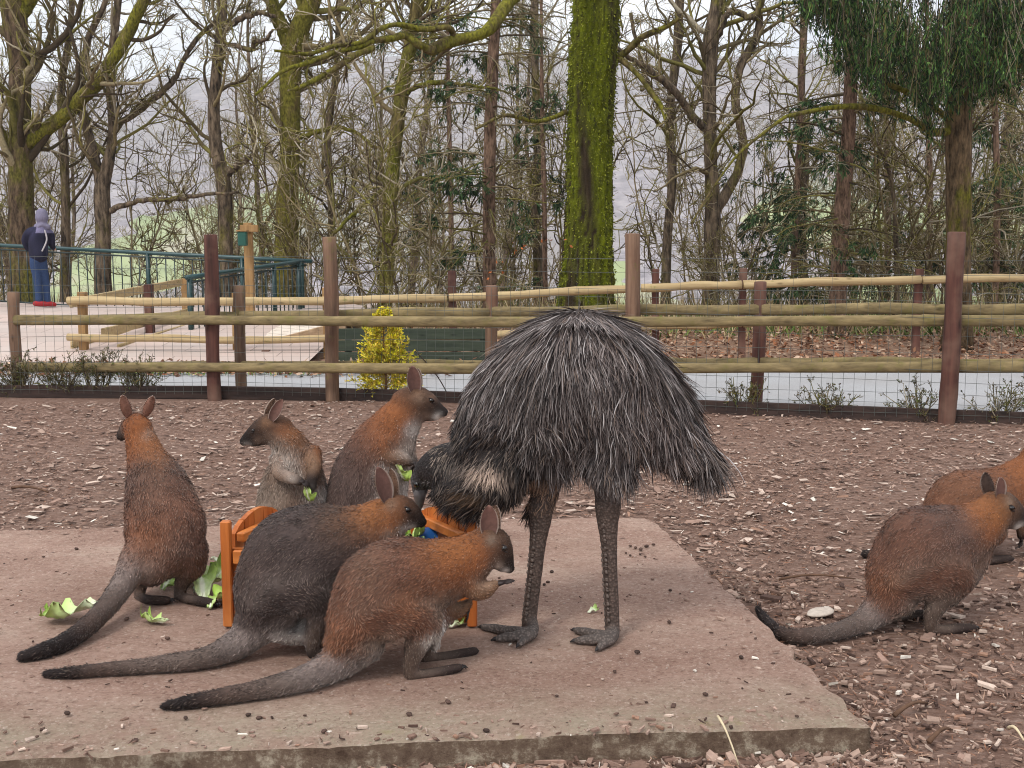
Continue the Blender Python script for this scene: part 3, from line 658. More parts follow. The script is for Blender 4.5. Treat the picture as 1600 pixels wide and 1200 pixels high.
V = np.stack([P[:, 0:1] + np.cos(TH) * RR, P[:, 1:2] + np.sin(TH) * RR, ZZ], -1); n = len(P)
i = np.arange(n - 1)[:, None]; j = np.arange(k)[None]
q = np.stack([i * k + j, i * k + (j + 1) % k, (i + 1) * k + (j + 1) % k, (i + 1) * k + j], -1).reshape(-1, 4)
mossA = np.clip(.5 + .9 * hashn(Q3 * np.array([1, 1, 2.2]), 1.0, 21) + .7 * hashn(Q3 * np.array([1, 1, 2]), 3.2, 22) - .5 * (rid < .3), 0, 1)[..., None]
barkc = S(58, 48, 36) * (.7 + .5 * rid[..., None] / 1.5); mossc = S(94, 101, 20) * (1 + .3 * hashn(Q3, 7, 23)[..., None])
cc = barkc * (1 - mossA) + mossc * mossA
mb = MB(); mb.add(V.reshape(-1, 3), q, None, cc.reshape(-1, 3)); mb.build('trunk', mat_vcol('mossy_bark', .95, 60, .45, .02, spec=.08), big)
K = 24000; a = r.integers(0, n, K); b_ = r.integers(0, k, K); keep = r.uniform(size=K) < mossA[a, b_, 0]; a, b_ = a[keep], b_[keep]; K = len(a)
p = V[a, b_] + r.normal(size=(K, 3)) * .012; out = np.stack([np.cos(th[b_]), np.sin(th[b_]), np.full(K, -.7)], 1) + r.normal(size=(K, 3)) * .5
mc = np.array([S(86, 92, 21), S(114, 121, 30), S(56, 58, 18), S(140, 143, 50)])[r.integers(0, 4, K)] * r.uniform(.7, 1.15, (K, 1))
mb = MB(); blades(mb, p, out, r.uniform(.02, .06, K), r.uniform(.012, .024, K), mc, r); mb.build('moss', M_leaf, big, kind='stuff')
limb = [(932, -70, 14, 16.4), (880, -60, 13, 15.6), (820, -22, 11, 14.9), (790, 12, 10, 14.6), (772, 38, 10, 14.4), (752, 52, 9, 14.3), (720, 60, 9.5, 14.2), (690, 68, 9, 14.1), (674, 77, 8, 14), (652, 66, 6.5, 13.9), (634, 54, 6, 13.9), (612, 60, 5.5, 13.7), (585, 62, 5, 13.6), (556, 74, 5, 13.4), (520, 84, 4.5, 13.2), (486, 96, 4, 13), (440, 112, 3, 12.8), (400, 150, 2, 12.6)]
limb2 = [(712, 60, 5, 14.2), (704, 46, 5, 14.1), (692, 42, 4.5, 14), (660, 44, 4.5, 13.9), (625, 38, 4, 13.8), (598, 44, 4, 13.7), (560, 66, 3.5, 13.4), (520, 74, 3.5, 13.2), (480, 84, 3, 13), (430, 80, 2, 12.8)]
limb3 = [(585, 72, 5, 13.5), (540, 95, 5, 13.2), (500, 118, 4, 13), (460, 140, 3, 12.8)]
limb4 = [(962, 95, 6, 16.5), (1000, 60, 5, 16.2), (1035, 45, 4, 16), (1060, 30, 3, 15.9)]
limb5 = [(960, 85, 5, 16.5), (1000, 120, 4, 16.2), (1030, 160, 4, 16), (1045, 205, 3, 15.8)]
limb6 = [(884, 175, 4, 16.4), (840, 190, 3, 16), (790, 182, 3, 15.7), (745, 200, 2, 15.5)]
mb = MB()
for lr in (limb, limb2, limb3, limb4, limb5, limb6):
    Q, RR = trunk_from_px(lr, 40); Q = Q + .02 * np.stack([hashn(Q, 9, 1), hashn(Q, 9, 2), hashn(Q, 9, 3)], 1)
    m1 = MB(); tube(m1, Q, RR, 10, jit=.1, seed=4); m1.build('limb', M_mossy, big)
    ii = np.linspace(0, 39, 20).astype(int)
    crown(mb, r, Q[ii][None], RR[ii][None], 12, (.3, 1), (.08, .2), 5, 4, 0, up=.02, dark=.9)
mb.build('crown', M_twig, big)
lv = MB(); K = 26; pp = np.array([at(*x) for x in [(v_[0] + r.normal() * 6, v_[1] + r.normal() * 5, 15.5) for v_ in ((810, 390), (860, 372), (775, 412), (782, 425), (880, 378), (856, 365), (815, 395), (770, 430))]])
pp = np.repeat(pp, 3, 0); pp = pp + r.normal(size=pp.shape) * .03
blades(lv, pp, r.normal(size=pp.shape), np.full(len(pp), .06), np.full(len(pp), .035), np.tile(S(168, 100, 58), (len(pp), 1)), r)
lv.build('dead_leaves', M_leaf, big, kind='stuff')

# ---- conifers
GR = np.array([S(38, 58, 34), S(50, 74, 42), S(66, 90, 54), S(82, 104, 66), S(30, 44, 28)])
def spray(mb, r, P, dens, ln, w, pal=GR, droop=.6, dark=1.0):
    """needles hung along a batch of branchlets (B,n,3)"""
    B, n, _ = P.shape; K = B * dens; b_ = r.integers(0, B, K); tt = r.uniform(.08, 1, K) * (n - 1); i = np.clip(tt.astype(int), 0, n - 2); f = (tt - i)[:, None]
    p = P[b_, i] * (1 - f) + P[b_, i + 1] * f; T = norm(P[b_, i + 1] - P[b_, i])
    d = T * .8 + r.normal(size=(K, 3)) * .45 + np.array([0, 0, -droop]); shade = r.uniform(.65, 1.2, B)[b_][:, None]
    blades(mb, p, d, r.uniform(.6, 1.2, K) * ln, r.uniform(.7, 1.2, K) * w, pal[r.integers(0, len(pal), K)] * shade * dark, r)
def conifer(name, label, rows, seed, zmin, zmax, nbr, lenb, live=.6, dens=16, ln=.11, w=.02, group=None, side=None):
    r = np.random.default_rng(seed); P, R = trunk_from_px(rows); t_ = thing(name, label, 'tree', P[0], group)
    gz = float(terrain(P[0, 0], P[0, 1])) - .3
    if P[0, 2] > gz: P = np.concatenate([[[P[0, 0], P[0, 1], gz]], P]); R = np.concatenate([[R[0] * 1.2], R])
    mb = MB(); tube(mb, P, R, 12, jit=.05, seed=seed); mb.build('trunk', M_spr, t_)
    z = r.uniform(zmin, zmax, nbr); x = np.interp(z, P[:, 2], P[:, 0]); y = np.interp(z, P[:, 2], P[:, 1]); az = r.uniform(0, 6.283, nbr)
    if side is not None: az = r.normal(side, .9, nbr)
    D = np.stack([np.cos(az), np.sin(az), r.uniform(-.1, .35, nbr)], 1); Ln = lenb * r.uniform(.5, 1.15, nbr)
    P1 = walk(r, np.stack([x, y, z], 1), D, Ln, 9, .08, (0, 0, -.06)); R1 = np.full((nbr, 1), .016) * np.linspace(1, .3, 9)[None]
    mb = MB(); tubes(mb, P1, R1, 4, twcol(r, nbr, .75))
    P2, R2, L2 = kids(r, P1, R1, 9, (.15, 1), (30, 75), (.18, .42), Ln, 6, .15, (0, 0, -.16), .5, .4, .004)
    tubes(mb, P2, R2, 3, twcol(r, len(P2), .8))
    P3, R3, L3 = kids(r, P2, R2, 2, (.1, 1), (30, 60), (.4, .8), L2, 4, .2, (0, 0, -.2), .6, .4, .0035)
    tubes(mb, P3, R3, 3, twcol(r, len(P3), .85)); mb.build('branches', M_twig, t_)
    mb = MB(); par = r.uniform(size=nbr) < live; sel = np.repeat(par, 9); s3 = np.repeat(sel, 2)
    if sel.any():
        spray(mb, r, P2[sel], dens, ln, w); spray(mb, r, P3[s3], dens // 2, ln, w); mb.build('needles', M_leaf, t_, kind='stuff')
    return t_
conifer('spruce_tree', 'straight reddish-brown conifer trunk with drooping branches left of the mossy oak',
        [(765, 470, 11, 18), (764, 380, 10, 18), (764, 300, 10, 18), (766, 200, 9.5, 18), (770, 100, 9, 18), (775, 0, 8, 18), (780, -150, 7, 18), (785, -400, 3, 18)], 41, .6, 5.5, 64, 1.5, live=.16)
conifer('spruce_tree', 'thin green spruce with hanging sprays between the leaning trunk and the brown one',
        [(706, 460, 4, 22), (704, 300, 4, 22), (700, 100, 3, 22), (700, -120, 2, 22)], 42, .8, 5.6, 46, 1.25, live=.55, dens=14)
conifer('spruce_tree', 'thin green spruce showing just left of the mossy oak trunk',
        [(852, 470, 4, 22), (850, 300, 4, 22), (846, 100, 3, 22), (846, -60, 2, 22)], 45, -.5, 5, 44, 1.1, live=.5, dens=12)
conifer('spruce_tree', 'dark young spruce with spreading boughs right of the forked tree',
        [(1240, 470, 5, 21), (1243, 340, 5, 21), (1250, 200, 4, 21), (1254, 60, 3, 21)], 43, .3, 3.4, 52, 1.35, live=.8, dens=16)
conifer('spruce_tree', 'brown conifer trunk leaning slightly right with dead lower boughs',
        [(1308, 500, 14, 17), (1312, 400, 13, 17), (1318, 300, 12, 17), (1326, 200, 11, 17), (1330, 100, 10, 17), (1336, -100, 8, 17), (1345, -350, 4, 17)], 44, .4, 4.4, 60, 1.5, live=.25)
for i, (px, Y, lab) in enumerate(((1385, 24, 'spindly spruce in the thicket left of the right-hand conifer trunk'), (1450, 22, 'spindly spruce just left of the right-hand conifer trunk'), (1555, 21, 'spindly spruce in the thicket right of the right-hand conifer trunk'), (1640, 23, 'spindly spruce at the far right edge of the thicket'))):
    conifer('spruce_tree', lab, [(px, 480, 5, Y), (px + 3, 300, 5, Y), (px - 2, 100, 4, Y), (px, -100, 2, Y)], 50 + i, -.6, 4.6, 60, 1.5, live=.5, dens=10)
# overhanging dark conifer on the right
r = np.random.default_rng(77)
P, R = trunk_from_px([(1497, 500, 21, 15), (1497, 400, 19, 15), (1498, 300, 19, 15), (1498, 200, 20, 15), (1500, 100, 18, 15), (1502, -100, 16, 15), (1505, -400, 9, 15)], 50)
P = np.concatenate([[[P[0, 0], P[0, 1], -.2]], P]); R = np.concatenate([[R[0] * 1.35], R])
dk = thing('drooping_conifer', 'conifer with dark green curtains of foliage hanging in from the top right corner', 'tree', P[0])
mb = MB(); tube(mb, P, R, 16, jit=.05, seed=9); mb.build('trunk', mat_bark('bark_drooping', S(70, 58, 42), S(118, 98, 74), moss=.32, mosscol=S(110, 108, 30), scale=1.4), dk)
for lr in ([(1485, 205, 6, 15), (1455, 205, 6, 14.6), (1420, 185, 5, 14.2), (1360, 168, 5, 13.9), (1300, 168, 4, 13.6), (1228, 182, 3, 13.4)], [(1488, 190, 6, 15), (1462, 170, 5, 14.8), (1430, 150, 5, 14.6), (1385, 130, 4, 14.4)],
           [(1228, 182, 3, 13.4), (1190, 210, 2.5, 13.3), (1150, 245, 2, 13.2), (1110, 300, 1.6, 13.1), (1080, 350, 1.2, 13)]):
    Q, RR = trunk_from_px(lr, 24); m1 = MB(); tube(m1, Q, RR, 8, jit=.1, seed=3); m1.build('limb', M_mossy, dk)
nb = 46; az = r.uniform(0, 6.283, nb); z = r.uniform(3.3, 7.5, nb)
D = np.stack([np.cos(az), np.sin(az), r.uniform(.0, .3, nb)], 1); Ln = r.uniform(1.2, 2.7, nb)
P1 = walk(r, np.stack([np.full(nb, P[10, 0]), np.full(nb, P[10, 1]), z], 1), D, Ln, 10, .07, (0, 0, -.05)); R1 = np.full((nb, 1), .03) * np.linspace(1, .25, 10)[None]
mb = MB(); tubes(mb, P1, R1, 5, twcol(r, nb, .7)); mb.build('branches', M_twig, dk)
DG = np.array([S(30, 50, 26), S(46, 70, 34), S(64, 92, 44), S(86, 112, 58), S(22, 35, 22)])
def low(px): return np.interp(px, [1190, 1240, 1290, 1330, 1380, 1420, 1500, 1560, 1620, 1720], [0, 45, 105, 150, 180, 205, 195, 180, 160, 140])
NC = 230; cpx = r.uniform(1205, 1720, NC); cY = r.uniform(12.6, 16.8, NC); cl_ = r.integers(0, NC, 2900); K = 2900
cty = low(cpx) - r.gamma(1.5, 55, NC) + r.normal(size=NC) * 14; ctone = r.uniform(.6, 1.45, NC)
px = cpx[cl_] + r.normal(size=K) * 12; Yd = cY[cl_] + r.normal(size=K) * .16; ty = cty[cl_] - np.abs(r.normal(size=K)) * 26 - np.abs(px - cpx[cl_]) * .8
Ls = r.uniform(.25, .7, K); tip = np.array([at(a, b_, c) for a, b_, c in zip(px, ty, Yd)]); top = tip + np.stack([-(px - cpx[cl_]) * .004 + r.normal(size=K) * .08, r.normal(size=K) * .1, Ls], 1)
s = np.linspace(0, 1, 6)[None, :, None]; SP = top[:, None] + (tip - top)[:, None] * s; SP[:, :, 0] += .05 * np.sin(s[..., 0] * 4 + r.uniform(0, 6, (K, 1)))
mb = MB(); tubes(mb, SP[:, ::5], np.full((K, 2), .004), 3, twcol(r, K, .6))
for c_ in range(NC):
    if (cl_ == c_).any(): spray(mb, r, SP[cl_ == c_], 26, .08, .016, pal=DG, droop=.45, dark=ctone[c_])
mb.build('foliage', M_leaf, dk, kind='stuff')

# ---- understorey saplings and slope trees: prototypes copied many times
def copy_tree(o, label=None):
    c = o.copy(); COL.objects.link(c)
    for ch in o.children:
        d = ch.copy(); COL.objects.link(d); d.parent = c
    return c
def sapling(seed, h, stems, spread):
    r = np.random.default_rng(seed); t_ = thing('sapling', 'thin bare sapling in the twiggy undergrowth behind the fences', 'sapling', (0, 0, 0), 'saplings in the undergrowth')
    az = r.uniform(0, 6.28, stems); D = np.stack([np.cos(az) * spread, np.sin(az) * spread, np.ones(stems)], 1)
    P = walk(r, np.stack([np.cos(az) * .08, np.sin(az) * .08, np.full(stems, -.3)], 1), D, h * r.uniform(.7, 1.1, stems), 14, .08, (0, 0, .03))
    R = np.full((stems, 1), .024) * np.linspace(1, .25, 14)[None]
    mb = MB(); tubes(mb, P, R, 6, twcol(r, stems, .85)); mb.build('stems', M_twig, t_)
    mb = MB(); crown(mb, r, P, R, 13, (.12, 1), (.14, .38), 5, 4, 0, up=.08, dark=1.05, wmin=.004); mb.build('crown', M_twig, t_)
    return t_
protos = [sapling(100 + i, (4.2, 5.2, 3.4, 4.6)[i], (3, 4, 5, 3)[i], (.25, .35, .5, .3)[i]) for i in range(4)]
r = np.random.default_rng(5); used = [False] * 4
spots = []
for i in range(46):
    Y = r.uniform(17.2, 34) if i % 3 else r.uniform(21, 25); spots.append(((r.uniform(-60, 1660) - 800) / FPX * Y, Y))
for i, (X, Y) in enumerate(spots):
    if Y < 21 and X < -3.8: Y = r.uniform(21.3, 26)
    k_ = i % 4; o = protos[k_] if not used[k_] else copy_tree(protos[k_]); used[k_] = True
    s_ = r.uniform(.75, 1.25); o.location = (X, Y, float(terrain(X, Y))); o.scale = (s_, s_, s_ * (1 + max(0, (Y - 22) * .03))); o.rotation_euler = (0, 0, r.uniform(0, 6.28))
def slopetree(seed, h):
    r = np.random.default_rng(seed); t_ = thing('bare_tree', 'slim bare tree standing farther down the wooded slope', 'tree', (0, 0, 0), 'bare trees down the slope')
    P = walk(r, np.array([[0, 0, -.5]]), np.array([[.02, .02, 1.]]), np.array([h]), 22, .05, (0, 0, .05)); R = np.full((1, 1), .11) * np.linspace(1, .15, 22)[None]
    mb = MB(); tubes(mb, P, R, 8, TW[4:5] * .8); mb.build('trunk', M_ash, t_)
    mb = MB(); crown(mb, r, P, R, 36, (.15, 1), (.12, .34), 5, 5, 0, up=.12, dark=.9, wmin=.006); mb.build('crown', M_twig, t_)
    return t_
protos = [slopetree(200 + i, (13, 15, 12, 16)[i]) for i in range(4)]; used = [False] * 4
for i in range(26):
    Y = 30 + 60 * r.uniform() ** 1.3; X = (r.uniform(-80, 1680) - 800) / FPX * Y; k_ = i % 4
    o = protos[k_] if not used[k_] else copy_tree(protos[k_]); used[k_] = True
    s_ = r.uniform(.8, 1.2); o.location = (X, Y, float(terrain(X, Y))); o.scale = (s_, s_, s_); o.rotation_euler = (0, 0, r.uniform(0, 6.28))

# ---- haze in the valley air
m = bpy.data.materials.new('haze_air'); m.use_nodes = True; t = m.node_tree; t.nodes.clear()
pv = node(t, 'ShaderNodeVolumePrincipled'); pv.inputs['Color'].default_value = (.94, .96, 1.0, 1); pv.inputs['Density'].default_value = .0006; pv.inputs['Anisotropy'].default_value = .2
oo = node(t, 'ShaderNodeOutputMaterial'); t.links.new(pv.outputs[0], oo.inputs['Volume'])
mb = MB(); box(mb, (0, 840, 100), (3200, 1800, 330)); hz = mb.build('haze', m, smooth=False); hz['kind'] = 'stuff'
# ================================================================== ANIMALS
M_fur = mat_vcol('fur_mat', .75, 30, .12, spec=.18, sheen=.15)
M_skin = mat_vcol('skin_mat', .8, 60, .25, .004, spec=.2)
M_dark = mat_vcol('dark_skin', .55, 90, .25, .002, spec=.35)
m, t, b = newmat('eye_mat', .08); b.inputs['Base Color'].default_value = (.006, .004, .003, 1); b.inputs['Specular IOR Level'].default_value = .6; M_eye = m

def remesh(mb, voxel, it):
    o = mb.build('tmp', None); md = o.modifiers.new('r', 'REMESH'); md.mode = 'VOXEL'; md.voxel_size = voxel
    s = o.modifiers.new('s', 'SMOOTH'); s.factor = .5; s.iterations = it
    dg = bpy.context.evaluated_depsgraph_get(); ev = o.evaluated_get(dg); me = bpy.data.meshes.new_from_object(ev)
    n = len(me.vertices); V = np.empty(n * 3, np.float32); me.vertices.foreach_get('co', V); V = V.reshape(-1, 3).astype(float)
    N = np.empty(n * 3, np.float32); me.vertices.foreach_get('normal', N); N = N.reshape(-1, 3).astype(float)
    me.calc_loop_triangles(); T = np.empty(len(me.loop_triangles) * 3, np.int32); me.loop_triangles.foreach_get('vertices', T); T = T.reshape(-1, 3)
    d = o.data; bpy.data.objects.remove(o); bpy.data.meshes.remove(d); bpy.data.meshes.remove(me)
    return V, N, T
def sstep(a, b_, x): x = np.clip((x - a) / (b_ - a), 0, 1); return x * x * (3 - 2 * x)
def ball(mb, c, r, col=(1, 1, 1), k=12, d=None):
    """ellipsoid; r scalar or 3; d optional direction for local x"""
    r = np.broadcast_to(np.asarray(r, float), 3); n = k // 2 + 1
    ph = np.linspace(-math.pi / 2, math.pi / 2, n); th = np.arange(k) / k * 2 * math.pi
    V = np.stack([np.sin(ph)[:, None] + 0 * th, np.cos(ph)[:, None] * np.cos(th), np.cos(ph)[:, None] * np.sin(th)], -1).reshape(-1, 3) * r
    if d is not None: V = V @ frame_from(d).T
    i = np.arange(n - 1)[:, None]; j = np.arange(k)[None]
    mb.add(V + np.asarray(c, float), np.stack([i * k + j, i * k + (j + 1) % k, (i + 1) * k + (j + 1) % k, (i + 1) * k + j], -1).reshape(-1, 4), None, col)

PAL = {  # dorsal, ventral, fur length, (lie angle)
    'grey': (S(98, 80, 74), S(150, 138, 130), .024), 'dgrey': (S(84, 70, 66), S(120, 108, 102), .022), 'brown': (S(118, 82, 66), S(140, 122, 108), .024),
    'ruf': (S(150, 98, 62), S(150, 126, 106), .022), 'nape': (S(148, 90, 54), S(118, 90, 74), .017), 'rump': (S(130, 88, 66), S(140, 118, 102), .024),
    'thigh': (S(116, 78, 62), S(118, 98, 86), .022), 'shank': (S(96, 78, 68), S(108, 90, 80), .014), 'foot': (S(52, 40, 37), S(60, 48, 44), .007), 'fpale': (S(98, 82, 74), S(92, 78, 70), .007),
    'troot': (S(134, 120, 114), S(150, 138, 130), .02), 'tail': (S(112, 96, 88), S(120, 106, 98), .019), 'tmid': (S(92, 74, 66), S(98, 82, 74), .018), 'tip': (S(40, 30, 28), S(40, 30, 28), .02),
    'head': (S(94, 70, 56), S(104, 84, 72), .012), 'face': (S(62, 46, 39), S(84, 68, 60), .009), 'muz': (S(36, 27, 25), S(46, 36, 33), .006),
    'chest': (S(108, 80, 64), S(142, 126, 114), .03), 'arm': (S(132, 98, 74), S(140, 112, 92), .015), 'hand': (S(44, 34, 32), S(44, 34, 32), .005),
    'pale': (S(190, 184, 178), S(196, 190, 186), .024)}

for kk in PAL: PAL[kk] = (PAL[kk][0] * (.72 if kk not in ('pale', 'troot') else .9), PAL[kk][1] * .84, PAL[kk][2])
class Beast:
    def __init__(s, F, Yf, zg, seed):
        s.F = norm(np.array([F[0], F[1], 0.])); s.L = np.cross(s.F, [0, 0, 1.]); s.Yf = Yf; s.zg = zg; s.r = np.random.default_rng(seed); s.mb = MB()
        s.C = []; s.T = []; s.U = []; s.R = []; s.D = []; s.V = []; s.Ln = []; s.spots = []
    def pos(s, row):
        px, py, ru, rl = row[:4]; wo = row[5] if len(row) > 5 else 0; dy = row[6] if len(row) > 6 else 0
        if dy == 'g':
            g0 = gnd(px, py, s.zg); g = gnd(px, py, s.zg + ru * mpp(py, g0[1])); return g, mpp(py, g[1])
        Y = s.Yf(px) + dy; m = mpp(py, Y); Y += s.L[1] * wo * m; return at(px, py, Y), m
    def loft(s, rows, per=5, k=16, L=None):
        L = s.L if L is None else norm(np.asarray(L, float)); PP = [s.pos(r) for r in rows]; P = np.array([p for p, _ in PP])
        R = np.array([[r[2] * m, r[3] * m, 0] for r, (_, m) in zip(rows, PP)]); n = (len(rows) - 1) * per + 1
        ru = spline(R, n)[:, :2]; Q = spline(P, n); c = lambda i: np.array([PAL[r[4]][i] * np.ones(3) for r in rows])
        ss = np.linspace(0, len(rows) - 1, n); lin = lambda A: np.stack([np.interp(ss, np.arange(len(rows)), A[:, j]) for j in range(3)], 1)
        T = norm(np.gradient(Q, axis=0)); A = norm(L - (T @ L)[:, None] * T); B = np.cross(A, T)
        s.C.append(Q); s.T.append(T); s.U.append(B); s.R.append(ru.mean(1)); s.D.append(lin(c(0))); s.V.append(lin(c(1))); s.Ln.append(lin(c(2))[:, 0])
        # rounded ends
        ends = []
        for e, sg in ((0, -1), (-1, 1)):
            rr = ru[e].mean(); ends.append([(Q[e] + T[e] * sg * rr * f, ru[e] * g, A[e], B[e]) for f, g in ((.45, .88), (.75, .62), (.93, .3))])
        Qs = [x[0] for x in ends[0][::-1]] + list(Q) + [x[0] for x in ends[1]]; Rs = [x[1] for x in ends[0][::-1]] + list(ru) + [x[1] for x in ends[1]]
        As = [x[2] for x in ends[0][::-1]] + list(A) + [x[2] for x in ends[1]]; Bs = [x[3] for x in ends[0][::-1]] + list(B) + [x[3] for x in ends[1]]
        Qs, Rs, As, Bs = map(np.array, (Qs, Rs, As, Bs)); th = np.arange(k) / k * 2 * math.pi; n = len(Qs)
        V = Qs[:, None] + np.cos(th)[None, :, None] * As[:, None] * Rs[:, 1][:, None, None] + np.sin(th)[None, :, None] * Bs[:, None] * Rs[:, 0][:, None, None]
        V = np.concatenate([V.reshape(-1, 3), Qs[:1], Qs[-1:]]); i = np.arange(n - 1)[:, None]; j = np.arange(k)[None]
        q = np.stack([i * k + j, (i + 1) * k + j, (i + 1) * k + (j + 1) % k, i * k + (j + 1) % k], -1).reshape(-1, 4); m_ = (n - 1) * k
        t_ = [(n * k, x, (x + 1) % k) for x in range(k)] + [(n * k + 1, m_ + (x + 1) % k, m_ + x) for x in range(k)]
        s.mb.add(V, q, t_)
    def both(s, rows, far=(0, 0), **kw):
        """limb on the camera side and its mirror on the far side (shifted by far px)"""
        sg = 1 if s.L[1] < 0 else -1
        near = [tuple(r[:5]) + ((r[5] if len(r) > 5 else 0) * sg,) + tuple(r[6:]) for r in rows]; s.loft(near, **kw)
        fr = [(r[0] + far[0], r[1] + far[1]) + tuple(r[2:5]) + (-(r[5] if len(r) > 5 else 0) * sg,) for r in rows]; s.loft(fr, **kw)
    def finish(s, voxel=.0065, it=6):
        s.Vx, s.N, s.Tr = remesh(s.mb, voxel, it); s.bvh = BVHTree.FromPolygons(s.Vx.tolist(), s.Tr.tolist())
        for a in 'CTUD': setattr(s, a, np.concatenate(getattr(s, a)))
        s.V = np.concatenate(s.V); s.R = np.concatenate(s.R); s.Ln = np.concatenate(s.Ln)
    def field(s, P):
        o = s.C.mean(0); Q = (P - o).astype(np.float32); C = (s.C - o).astype(np.float32); U = s.U.astype(np.float32)
        dd = np.sqrt(np.maximum((Q ** 2).sum(1)[:, None] + (C ** 2).sum(1)[None] - 2 * Q @ C.T, 1e-10)); d = dd / s.R[None].astype(np.float32)
        w = np.exp(-9 * (d - d.min(1, keepdims=True))); w /= w.sum(1, keepdims=True); a = (Q @ U.T - (C * U).sum(1)[None]) / dd; k = sstep(-.75, .0, a)
        col = (w * k) @ s.D + (w * (1 - k)) @ s.V; fl = w @ s.Ln; fd = -(w @ s.T)
        for (px, py, rp, c, amt) in s.spots:
            Y = s.Yf(px); c0 = at(px, py, Y); q = np.hypot(P[:, 0] - c0[0], P[:, 2] - c0[2]) / (rp * mpp(py, Y)); ww = (np.exp(-q ** 2 * 1.2) * amt)[:, None]; col = col * (1 - ww) + np.asarray(c) * (.78 if np.mean(c) < .3 else 1) * ww
        return col, fl, norm(fd)
    def fur(s, parent, N, width=.0032, lie=.36, name='fur', lenk=.66, mat=None):
        r = s.r; A, B, C = (s.Vx[s.Tr[:, i]] for i in range(3)); ar = np.linalg.norm(np.cross(B - A, C - A), axis=1); cum = np.cumsum(ar); ti = np.searchsorted(cum, r.uniform(0, cum[-1], N))
        u, v = r.uniform(size=N), r.uniform(size=N); f = u + v > 1; u[f], v[f] = 1 - u[f], 1 - v[f]; u, v = u[:, None], v[:, None]
        p = A[ti] * (1 - u - v) + B[ti] * u + C[ti] * v; n = norm(s.N[s.Tr[ti, 0]] * (1 - u - v) + s.N[s.Tr[ti, 1]] * u + s.N[s.Tr[ti, 2]] * v)
        col, fl, fd = s.field(p); col = s.field(p + r.normal(size=(N, 3)) * .013)[0]; fd = fd + np.array([0, 0, -.25]); fd = norm(fd - (fd * n).sum(1, keepdims=True) * n)
        cl = np.stack([hashn(p, 75, 1), hashn(p, 75, 2), hashn(p, 75, 3)], 1) * .24         # clumping
        ang = r.normal(lie, .18, N)[:, None]; d = norm(fd * np.cos(ang) + n * np.sin(ang) + cl + r.normal(size=(N, 3)) * .13)
        ln = (fl * lenk * r.uniform(.6, 1.25, N))[:, None]; sd = norm(np.cross(d, n + r.normal(size=(N, 3)) * .35)); w = (width * r.uniform(.7, 1.2, N) * np.clip(fl / .02, .55, 1))[:, None]
        root = p - n * .002; mid = p + d * ln * .55; tip = p + norm(d - n * .25) * ln
        ag = np.clip(1 + .34 * r.normal(size=(N, 1)) + .2 * hashn(p, 34, 9)[:, None], .45, 1.7); bc = col * ag
        bc = np.where(r.uniform(size=(N, 1)) < .10, bc * .7 + S(170, 150, 134) * .24, bc)
        V = np.stack([root, mid * .75 + root * .25 + sd * w * .55, tip, mid * .75 + root * .25 - sd * w * .55], 1); k = np.arange(N)[:, None] * 4
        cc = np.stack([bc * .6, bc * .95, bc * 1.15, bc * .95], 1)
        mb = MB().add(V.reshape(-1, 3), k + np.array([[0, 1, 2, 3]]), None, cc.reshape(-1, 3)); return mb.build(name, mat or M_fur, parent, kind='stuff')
    def body(s, parent, mat=None):
        col, _, _ = s.field(s.Vx); mb = MB().add(s.Vx, None, s.Tr, col * .85); return mb.build('body', mat or M_skin, parent)
    def hit(s, px, py):
        o = Vector((0, 0, CAMZ)); d = Vector(ray(px, py)).normalized(); h = s.bvh.ray_cast(o, d); return (np.array(h[0]), np.array(h[1])) if h[0] is not None else (None, None)
    def eyes(s, parent, px, py, r, headc):
        """eye on the visible side and its mirror across the head's mid plane"""
        p, n = s.hit(px, py)
        if p is None: p = at(px, py, s.Yf(px)); n = np.array([0, -1., 0])
        c = s.pos(headc)[0]; hl = s.hl if hasattr(s, 'hl') else s.L; out = hl * np.sign((p - c) @ hl)
        for pp in (p, p - 2 * ((p - c) @ hl) * hl):
            mb = MB(); o = out if pp is p else -out; ball(mb, pp - o * r * .35, r, k=14); mb.build('eye', M_eye, parent)
            mb = MB()   # lids
            for sg in (1, -1):
                th = np.linspace(-1.25, 1.25, 7); P = np.array([pp + s.Fh * math.sin(a) * r * 1.25 + np.array([0, 0, sg * math.cos(a) * r * .85]) + o * r * .12 for a in th]); tube(mb, P, np.full(7, r * .22), 6, col=S(40, 28, 24))
            mb.build('eyelid', M_dark, parent)
    def ear(s, parent, base, tip, W, face, inner=S(112, 82, 74), outer=S(92, 68, 54), cup=.75):
        a = tip - base; ln = np.linalg.norm(a); ax = a / ln; f = norm(face - (face @ ax) * ax); sd = np.cross(ax, f); nu, nv = 12, 9
        u = np.linspace(0, 1, nu); v = np.linspace(-1, 1, nv); hw = W * np.interp(u, [0, .12, .32, .52, .72, .88, 1], [.55, .8, 1, 1, .84, .58, .14])
        U, Vv = np.meshgrid(u, v, indexing='ij'); H = hw[:, None]; ph = Vv * 1.25
        G = base + U[..., None] * a + (sd * (H * np.sin(ph) / .95)[..., None]) + f * (H * cup * (1 - np.cos(ph)) - .12 * ln * np.sin(U * 2.6) * .5)[..., None]
        th = .0035; O = G - f * th * 1.2 - sd * (np.sign(Vv) * th * .6)[..., None]
        ci = np.where((np.abs(Vv) > .82)[..., None], S(176, 158, 146), inner * (.55 + .6 * U[..., None] * 1.0)); co = outer * (1 - .35 * sstep(.7, 1, U)[..., None]) + 0 * ci
        i = np.arange(nu - 1)[:, None]; j = np.arange(nv - 1)[None]; q = np.stack([i * nv + j, i * nv + j + 1, (i + 1) * nv + j + 1, (i + 1) * nv + j], -1).reshape(-1, 4); n = nu * nv
